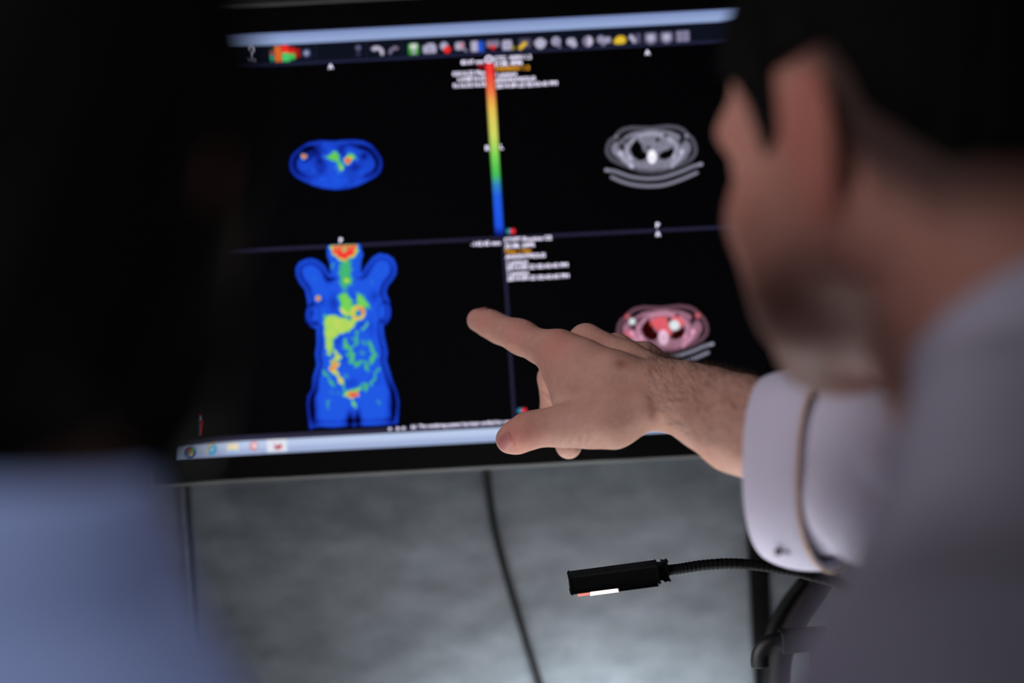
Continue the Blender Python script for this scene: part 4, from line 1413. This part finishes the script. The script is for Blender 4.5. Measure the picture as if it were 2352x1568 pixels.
def right_person():
    root = tag(empty('person', (0.30, -0.62, 0.0)), 'person in a pale shirt with rolled cuff pointing a finger at the screen', 'person')
    ear = px(1836, 330, 0.79)
    yaw = math.radians(37)
    Lr = np.array((-math.cos(yaw), -math.sin(yaw), 0))
    hd = Head(ear - Lr * 0.080, yaw, math.radians(16), math.radians(2))
    c = hd.c
    fd = Field((0.0, -0.85, 0.50), (0.62, -0.28, 1.36), 0.0040)
    fd2 = Field(c - np.array((0.15, 0.15, 0.17)), c + np.array((0.15, 0.15, 0.17)), 0.0028)
    nb = c + np.array((0.060, -0.100, -0.158))          # base of the neck
    for f in (fd, fd2):
        hd.build(f)
        f.cone(hd.w(-0.030, 0, -0.02), nb, 0.060, 0.062, 0.02)
        f.cone(hd.w(0.0, 0, -0.075), nb + np.array((-0.03, 0.02, 0)), 0.045, 0.055, 0.02)
    torso = unit((-0.80, 0.60, 0))                       # the chest turns to the left of the picture
    left = unit((-0.60, -0.80, 0))
    sl_ = nb + left * 0.165 + np.array((0.0, 0, -0.085))   # near shoulder
    sr_ = nb - left * 0.175 + np.array((0.03, 0, -0.055))
    el = px(1880, 1050, 1.045) + unit(px(1790, 1015, 1.075) - px(1700, 974, 1.102)) * 0.055
    chest = nb + np.array((0.02, -0.015, -0.20))
    hips = np.array((chest[0] + 0.06, chest[1] - 0.02, 0.56))
    fd.cone(nb, chest, 0.065, 0.125, 0.04)
    fd.cone(sl_, sr_, 0.055, 0.055, 0.05)
    fd.cone(chest + left * 0.06, chest - left * 0.06, 0.11, 0.11, 0.05)
    fd.cone(chest, hips, 0.135, 0.14, 0.04)
    fd.cone(sr_, el, 0.050, 0.040, 0.03)
    fd.cone(el, px(1790, 1015, 1.075), 0.038, R(118, 1.075), 0.02)
    fd.cone(sl_, sl_ + np.array((0.02, 0.03, -0.26)), 0.050, 0.040, 0.03)
    P1, Q1 = fd.mesh(2)
    PA, QA = build_arm()
    ra = resting_arm(sl_ + np.array((0.02, 0.03, -0.26)), (0.215, -0.50, 0.665), (1, 0.3, 0))
    P, Q = merge([(P1, Q1), (PA, QA), ra[0]])
    # tints: cropped hair round the back, flush on the ear and knuckles, the mole on the hand
    tint = np.zeros((len(P), 3))
    q = hd.local(P)
    near = (np.abs(q) < 0.16).all(1)
    hl_ = np.interp(q[:, 0], [-0.12, -0.05, -0.025, -0.02, 0.2], [-0.095, -0.080, -0.055, 0.0, 0.3])
    tint[:, 0] = np.where(near & (np.abs(q[:, 1]) < 0.084), smooth01((q[:, 2] - hl_) / 0.045) * 0.92, 0)
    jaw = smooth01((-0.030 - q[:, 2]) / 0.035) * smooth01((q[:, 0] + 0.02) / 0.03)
    tint[:, 0] = np.maximum(tint[:, 0], np.where(near & (q[:, 2] > -0.13), 0.45 * jaw, 0))       # stubble, put on also to tone down the bright jaw
    earm = near & (np.abs(q[:, 1]) > 0.076) & (np.abs(q[:, 0] + 0.01) < 0.04) & (np.abs(q[:, 2]) < 0.045)
    tint[:, 1] = np.where(earm, 0.9, np.where(near, 0.45, 0))
    tint[:, 0] = np.where(earm, 0, tint[:, 0])
    for (x, y, d), rr, a in (((1285, 790, 1.17), 0.016, 0.5), ((1190, 765, 1.20), 0.012, 0.5), ((1100, 735, 1.22), 0.014, 0.45), ((1190, 1000, 1.15), 0.016, 0.7), ((1350, 765, 1.18), 0.014, 0.4), ((1260, 905, 1.2), 0.012, 0.6)):
        w = px(x, y, d)
        tint[:, 1] = np.maximum(tint[:, 1], a * np.exp(-((P - w) ** 2).sum(1) / (rr * rr)))
    # mole: nearest surface point along that sight line
    ua, va = to_px(PA[:, 0], PA[:, 2], PA[:, 1] - CAM[1])
    N = normals(PA, QA)

    def surf(x, y):
        s = np.nonzero(np.hypot(ua - x, va - y) < 5)[0]
        i = s[np.argmin(PA[s, 1])]
        return PA[i], N[i]
    sel = np.hypot(ua - 1424, va - 828) < 8
    mo = PA[sel][np.argmin(PA[sel][:, 1])]
    tint[:, 2] = 0.8 * np.exp(-((P - mo) ** 2).sum(1) / (0.0040 ** 2))
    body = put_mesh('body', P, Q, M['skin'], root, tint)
    hd.hair(M['hair'], root, line=([-0.12, -0.06, -0.035, -0.028, 0.010, 0.013, 0.034, 0.038, 0.07, 0.085, 0.095, 0.12], [-0.05, -0.035, 0.0, 0.038, 0.040, 0.005, 0.003, 0.045, 0.070, 0.085, 0.11, 0.2]))
    # finger nails
    def nail(name, centre, normal, along, w, l, label):
        nrm = unit(normal); al = unit(np.asarray(along, float) - nrm * (np.asarray(along, float) @ nrm)); sd = np.cross(nrm, al)
        verts, faces = [], []
        nu, nv = 10, 10
        for i in range(nu + 1):
            for j in range(nv + 1):
                u = -1 + 2 * i / nu; v = -1 + 2 * j / nv
                uu = u * math.sqrt(1 - 0.32 * v * v); vv = v * math.sqrt(1 - 0.38 * u * u)
                verts.append(centre + sd * uu * w * 0.5 + al * vv * l * 0.5 + nrm * (0.0006 - 0.30 * w * uu * uu - 0.05 * l * vv * vv))
        n0 = len(verts)
        verts += [v - nrm * 0.0008 for v in verts]
        for i in range(nu):
            for j in range(nv):
                a = i * (nv + 1) + j
                f = (a, a + nv + 1, a + nv + 2, a + 1)
                faces.append(f); faces.append(tuple(n0 + t for t in f[::-1]))
        o = mesh_obj(name, verts, faces, M['nail'], body, True)
        return tag(o, label)
    ixdir = px(1099, 735, 1.236) - px(1150, 757, 1.222)
    up = unit(np.array((0.05, 0.25, 1.0)))
    nail('fingernail', px(1099, 735, 1.236) + unit(up - unit(ixdir) * (up @ unit(ixdir))) * R(27.5, 1.236) + unit(ixdir) * R(2, 1.23), up, ixdir, 0.0125, 0.0135, 'pale fingernail of the pointing finger')
    tp, tnn = surf(1157, 1014)
    nail('fingernail', tp + tnn * 0.0004, tnn, surf(1143, 1024)[0] - surf(1172, 1001)[0], 0.0150, 0.0150, 'pinkish thumbnail')
    # fine hair on the forearm and wrist
    u_, v_ = ua, va
    hv, hf = [], []
    cand = np.nonzero((ua > 1490) & (ua < 1745) & (PA[:, 1] < 5))[0]
    pick = rng.choice(cand, 7000, replace=True)
    pick = pick[N[pick, 2] > -0.35]
    adir = unit(px(1550, 905, 1.146) - px(1700, 974, 1.102))
    for i in pick:
        p, n = PA[i], N[i]
        d = unit(adir * rng.uniform(0.3, 1.0) + n * rng.uniform(0.25, 0.8) + np.array((0, 0, 1)) * rng.uniform(-0.2, 0.7) + rng.normal(0, 0.25, 3))
        L = rng.uniform(0.003, 0.0085)
        s = unit(np.cross(d, n + 1e-4)) * 0.000055
        t = np.cross(unit(d), unit(s)) * 0.000055
        b = len(hv)
        mid = p + d * L * 0.55
        tip = p + d * L - n * L * 0.18
        hv += [p - n * 0.0003 + s, p - n * 0.0003 - s, p - n * 0.0003 + t, mid + s * 0.8, mid - s * 0.8, mid + t * 0.8, tip]
        hf += [(b, b + 1, b + 4, b + 3), (b + 1, b + 2, b + 5, b + 4), (b + 2, b, b + 3, b + 5), (b + 3, b + 4, b + 6), (b + 4, b + 5, b + 6), (b + 5, b + 3, b + 6)]
    o = mesh_obj('forearm_hair', hv, hf, M['arm_hair'], body)
    o['kind'] = 'stuff'
    # ---- shirt: torso, near shoulder, far sleeve
    sf = Field((-0.02, -0.95, 0.50), (0.66, -0.10, 1.16), 0.0040)
    g = 0.012
    sf.cone(nb + np.array((0, 0, 0.0)), chest, 0.074, 0.125 + g, 0.05)
    sf.cone(sl_, sr_, 0.055 + g, 0.055 + g, 0.06)
    sf.cone(chest + left * 0.06, chest - left * 0.06, 0.11 + g, 0.11 + g, 0.06)
    sf.cone(chest, hips, 0.135 + g, 0.14 + g, 0.05)
    sf.cone(sl_, sl_ + np.array((0.02, 0.03, -0.26)), 0.052 + g, 0.045 + g, 0.04)
    sf.cone(el, sr_, 0.050, 0.060, 0.03)
    sf.cone(px(2340, 1020, 0.70), px(2180, 1600, 0.66), R(265, 0.70), R(300, 0.66), 0.04)
    Ps, Qs = sf.mesh(3)
    wr = 0.0022 * np.sin(Ps @ np.array((60, 35, 75))) * np.sin(Ps @ np.array((-28, 50, 33)) + 1.0)
    Ps = Ps + wr[:, None] * np.array((0.4, -0.6, 0.5))
    Ps, Qs = merge([(Ps, Qs), ra[1]])
    shirt = put_mesh('shirt', Ps, Qs, M['shirt'], root)
    shirt['label'] = 'pale shirt'
    # collar: a standing band folded over, round the tilted neck
    cax = unit(hd.w(-0.035, 0, -0.06) - nb)
    cc = nb + cax * 0.052 + np.array((0.004, -0.004, 0))
    e1 = unit(np.cross(cax, (0, 1, 0.2))); e2 = np.cross(cax, e1)
    prof = [(0.000, 0.064), (0.028, 0.063), (0.034, 0.066), (0.030, 0.071), (0.0, 0.080), (-0.030, 0.092), (-0.040, 0.096), (-0.038, 0.090), (-0.005, 0.076)]
    ring_loft('collar', cc, e1, e2, cax, prof, M['shirt'], shirt)
    # rolled cuff
    ca = unit(px(1620, 935, 1.128) - px(1760, 1000, 1.085))
    up_ = unit(np.array((0.05, 0.0, 1.0)) - ca * ca[2])
    sd_ = np.cross(ca, up_)
    return root, shirt


def ring_loft(name, c, e1, e2, axis, prof, m, parent, sides=72, shape=None, wob=0.0):
    """sweep a closed (along axis, radius) profile round a ring"""
    verts, faces = [], []
    n = len(prof)
    for i in range(sides):
        t = 2 * math.pi * i / sides
        s1, s2, off = shape(t) if shape else (1, 1, 0)
        for a, r in prof:
            rr = r * (1 + wob * math.sin(3 * t + a * 60) + wob * 0.6 * math.sin(7 * t + 1))
            verts.append(c + e1 * rr * s1 * math.cos(t) + e2 * rr * s2 * math.sin(t) + axis * (a + off))
    for i in range(sides):
        j = (i + 1) % sides
        for k in range(n):
            l = (k + 1) % n
            faces.append((i * n + k, j * n + k, j * n + l, i * n + l))
    o = mesh_obj(name, verts, faces, m, parent, True)
    md = o.modifiers.new('round', 'SUBSURF')
    md.levels = md.render_levels = 1
    return o


rp, rshirt = right_person()


def loft_obj(name, rings, m, parent, sub=1):
    """closed surface through rings of equal point count; the last ring joins the first"""
    n = len(rings[0]); k = len(rings)
    verts = [p for r in rings for p in r]
    faces = []
    for i in range(k):
        j = (i + 1) % k
        for t in range(n):
            u = (t + 1) % n
            faces.append((i * n + t, i * n + u, j * n + u, j * n + t))
    o = mesh_obj(name, verts, faces, m, parent, True)
    if sub:
        md = o.modifiers.new('round', 'SUBSURF')
        md.levels = md.render_levels = sub
    return o


# ---- rolled cuff: rings drawn from the outline of the photo (front edge, band, back edge)
def cuff_ring(top, mid, bot, d, grow=0.0, n=40, depth=0.128, ex=0.62):
    """ellipse-like ring: top/bottom points, visible near-side point mid; the far side mirrors it"""
    T, B = px(top[0], top[1], d), px(bot[0], bot[1], d)
    Mn = px(mid[0], mid[1], d - depth * 0.5)
    C = (T + B) / 2
    U = (T - B) / 2
    W = Mn - C
    W = W - U * (W @ U) / (U @ U) * 0.0
    out = []
    for i in range(n):
        t = 2 * math.pi * i / n
        ct, st = math.cos(t), math.sin(t)
        exx = ex if ct > 0 else max(ex, 0.92)
        ct = math.copysign(abs(ct) ** 0.85, ct); st = math.copysign(abs(st) ** exx, st)
        out.append(C + U * ct * (1 + grow / np.linalg.norm(U)) + W * st * (1 + grow / np.linalg.norm(W)))
    return out


front = ((1782, 866), (1704, 1075), (1778, 1284), 1.100)
mid_ = ((1842, 858), (1768, 1075), (1832, 1302), 1.085)
back = ((1925, 866), (1832, 1062), (1905, 1300), 1.068)
rings = [cuff_ring(*front, grow=-0.005), cuff_ring(*front, grow=-0.001), cuff_ring(*front, grow=0.0015), cuff_ring(*mid_, grow=0.003), cuff_ring(*back, grow=0.0035, ex=0.95), cuff_ring(*back, grow=0.0012, ex=0.95), cuff_ring(*back, grow=-0.004, ex=0.95),
         cuff_ring(*mid_, grow=-0.004)]
cuff = loft_obj('rolled_cuff', rings, M['shirt'], rshirt, 2)
cuff['label'] = 'white rolled up shirt cuff'
s1_ = ((1995, 878), (1905, 1060), (1965, 1262), 1.045)
s2_ = ((2090, 915), (2010, 1065), (2070, 1240), 1.015)
s3_ = ((2200, 960), (2120, 1080), (2180, 1230), 0.985)
srings = [cuff_ring(*mid_, grow=-0.0075), cuff_ring(*mid_, grow=-0.005), cuff_ring(*back, grow=-0.0060, ex=0.9), cuff_ring(*s1_, grow=0.001, ex=0.85), cuff_ring(*s2_, ex=0.85), cuff_ring(*s3_), cuff_ring(*s3_, grow=-0.006), cuff_ring(*s1_, grow=-0.010, ex=0.85), cuff_ring(*back, grow=-0.011, ex=0.95)]
sleeve = loft_obj('sleeve', srings, M['shirt'], rshirt, 2)
for k in range(4):
    x, y = 1788 + k * 22, 1266 - k * 3
    T = [q for q in cuff_ring(*mid_, grow=0.0036, n=160)]
    pts = [(abs(to_px(q[0], q[2], q[1] - CAM[1])[1] - y), q) for q in T if q[1] < px(0, 0, mid_[3])[1]]
    q0 = min(pts, key=lambda t: t[0])[1]
    dd = q0[1] - CAM[1]
    a_, b_ = px(x - 7, y + 2, dd - 0.0005), px(x + 8, y - 1, dd - 0.0015)
    tube('buttonhole_stitch', [a_, (a_ + b_) / 2 + np.array((0, -0.0008, 0)), b_], [0.0016, 0.0024, 0.0014], M['stitch'], rshirt, 8)
pr = cuff_ring(*back, grow=0.0036, n=80, ex=0.95)
tube('cuff_edge', [p + np.array((0.0012, -0.0004, 0)) for p in pr] + [pr[0] + np.array((0.0012, -0.0004, 0))], 0.0011, M['piping'], rshirt, 8)


# ------------------------------------------------------------------ the second viewer (left), seen from behind in the dark
def lhx(c):
    return c[0] - 0.02


def left_person():
    root = tag(empty('person', (-0.19, -0.76, 0.0)), 'dark haired person in a blue shirt seen from behind in the dark', 'person')
    yaw = math.radians(-12)
    hd = Head(px(15, 330, 0.60), yaw, math.radians(10))
    c = hd.c
    nb = c + np.array((-0.020, -0.035, -0.155))
    fd = Field(c + np.array((-0.30, -0.25, -0.62)), c + np.array((0.30, 0.25, 0.16)), 0.0042)
    hd.build(fd)
    fd.cone(hd.w(-0.030, 0, -0.02), nb, 0.060, 0.060, 0.02)
    right = unit((0.92, -0.38, 0))
    chest = nb + np.array((-0.005, -0.015, -0.20))
    hips = np.array((chest[0], chest[1] - 0.05, 0.56))
    s1, s2 = nb + right * 0.155 + np.array((0, 0, -0.135)), nb - right * 0.155 + np.array((0, 0, -0.135))
    fd.cone(nb, chest, 0.062, 0.12, 0.04)
    fd.cone(s1, s2, 0.05, 0.05, 0.05)
    fd.cone(chest, hips, 0.135, 0.14, 0.04)
    for s in (s1, s2):
        fd.cone(s, s + np.array((0, 0.03, -0.27)), 0.048, 0.04, 0.03)
    r1 = resting_arm(s1 + np.array((0, 0.03, -0.27)), (lhx(c) + 0.085, c[1] + 0.085, 0.668), (-1, 0, 0))
    r2 = resting_arm(s2 + np.array((0, 0.03, -0.27)), (lhx(c) - 0.085, c[1] + 0.085, 0.668), (1, 0, 0))
    P, Q = merge([fd.mesh(2), r1[0], r2[0]])
    tint = np.zeros((len(P), 3))
    q = hd.local(P)
    hl_ = np.interp(q[:, 0], [-0.12, -0.05, -0.025, -0.02, 0.2], [-0.095, -0.080, -0.055, 0.0, 0.3])
    tint[:, 0] = np.where((np.abs(q) < 0.16).all(1) & (np.abs(q[:, 1]) < 0.084), smooth01((q[:, 2] - hl_) / 0.04) * 0.95, 0)
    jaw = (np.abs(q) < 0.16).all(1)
    tint[:, 0] = np.maximum(tint[:, 0], np.where(jaw, 0.85 * smooth01((-0.02 - q[:, 2]) / 0.03), 0))     # shade on the jaw, painted in with the stubble tint
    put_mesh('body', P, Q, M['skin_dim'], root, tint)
    hd.hair(M['hair'], root, h=0.0034, thick=0.014, line=([-0.14, -0.02, 0.02, 0.035, 0.05, 0.065, 0.08, 0.09, 0.095, 0.12], [-0.130, -0.130, -0.130, -0.125, -0.09, 0.035, 0.070, 0.085, 0.11, 0.2]), long=True)
    sf = Field(c + np.array((-0.32, -0.28, -0.64)), c + np.array((0.32, 0.28, -0.08)), 0.0045)
    g = 0.012
    sf.cone(nb + np.array((0, 0, 0.0)), chest, 0.074, 0.12 + g, 0.05)
    sf.cone(s1, s2, 0.05 + g, 0.05 + g, 0.07)
    sf.cone(chest, hips, 0.135 + g, 0.14 + g, 0.05)
    for s in (s1, s2):
        sf.cone(s, s + np.array((0, 0.03, -0.27)), 0.05 + g, 0.045 + g, 0.04)
    sf.cone(px(150, 1400, 0.60), px(235, 1750, 0.60), R(235, 0.6), R(350, 0.6), 0.04)
    Ps, Qs = merge([sf.mesh(3), r1[1], r2[1]])
    shirt = put_mesh('shirt', Ps, Qs, M['blue_shirt'], root)
    shirt['label'] = 'blue shirt'
    cax = unit(hd.w(-0.03, 0, -0.05) - nb)
    cc = nb + cax * 0.012
    e1 = unit(np.cross(cax, (0, 1, 0.2))); e2 = np.cross(cax, e1)
    prof = [(0.000, 0.064), (0.028, 0.063), (0.034, 0.066), (0.030, 0.070), (0.0, 0.075), (-0.030, 0.080), (-0.040, 0.084), (-0.038, 0.078), (-0.005, 0.070)]
    ring_loft('collar', cc, e1, e2, cax, prof, M['blue_shirt'], shirt)
    return root, hips


lp, lhips = left_person()


# ------------------------------------------------------------------ trousers, shoes and stools below the picture
def lower_body(root, hips, facing):
    f = unit((facing[0], facing[1], 0)); s = np.array((-f[1], f[0], 0))
    fd = Field(np.minimum(hips + f * 0.5, hips) - np.array((0.3, 0.3, 0.56)), np.maximum(hips + f * 0.5, hips) + np.array((0.3, 0.3, 0.16)), 0.007)
    fd.cone(hips + np.array((0, 0, 0.03)), hips + np.array((0, 0, -0.03)), 0.155, 0.13, 0.03)
    feet = []
    for k in (-1, 1):
        hip = hips + s * 0.085 * k + np.array((0, 0, -0.02))
        knee = hips + f * 0.42 + s * 0.10 * k + np.array((0, 0, -0.03))
        ankle = knee + f * 0.02 + np.array((0, 0, -(knee[2] - 0.10)))
        fd.chain([(hip, 0.088), (knee, 0.064)], 0.03)
        fd.chain([(knee, 0.064), (ankle, 0.048)], 0.02)
        feet.append(ankle)
    P, Q = fd.mesh(3)
    put_mesh('trousers', P, Q, M['navy'], root)
    for a in feet:
        fs = Field(a + f * 0.08 - 0.16, a + f * 0.08 + 0.16, 0.006)
        fs.chain([(np.array((a[0], a[1], 0.052)) - f * 0.03, 0.045), (np.array((a[0], a[1], 0.045)) + f * 0.06, 0.042), (np.array((a[0], a[1], 0.034)) + f * 0.16, 0.034)], 0.02)
        P, Q = fs.mesh(2)
        P[:, 2] = np.maximum(P[:, 2], 0.001)
        put_mesh('shoe', P, Q, M['black_rubber'], root)


def stool(x, y, top, label):
    root = tag(empty('stool', (x, y, 0.0)), label, 'stool', 'stools under the two viewers')
    def disc(name, r, z0, z1, m, bev):
        bm = bmesh.new()
        bmesh.ops.create_cone(bm, cap_ends=True, segments=40, radius1=r, radius2=r, depth=z1 - z0, matrix=Matrix.Translation((x, y, (z0 + z1) / 2)))
        bmesh.ops.bevel(bm, geom=[e for e in bm.edges if abs(e.verts[0].co.z - e.verts[1].co.z) < 1e-5], offset=bev, segments=3, affect='EDGES')
        bm_obj(name, bm, m, root, False)
    disc('seat', 0.185, top - 0.07, top, M['charcoal'], 0.02)
    disc('column', 0.025, 0.06, top - 0.071, M['black_metal'], 0.002)
    for k in range(5):
        a = 2 * math.pi * k / 5 + 0.3
        tube('leg', [(x + math.cos(a) * r, y + math.sin(a) * r, z) for r, z in ((0.028, 0.085), (0.15, 0.07), (0.25, 0.045))], [0.017, 0.015, 0.012], M['black_metal'], root, 10)
        bm = bmesh.new()
        bmesh.ops.create_uvsphere(bm, u_segments=14, v_segments=10, radius=0.022, matrix=Matrix.Translation((x + math.cos(a) * 0.25, y + math.sin(a) * 0.25, 0.0225)))
        bm_obj('caster', bm, M['black_rubber'], root, True)


rhips = np.array((0.372, -0.645, 0.56))
lower_body(rp, rhips, (-0.30, 0.95))
lower_body(lp, np.array((lhips[0], lhips[1], 0.56)), (0.0, 1.0))
stool(rhips[0], rhips[1] - 0.02, 0.385, 'round black swivel stool under the pointing person')
stool(lhips[0], lhips[1] - 0.02, 0.385, 'round black swivel stool under the person in blue')
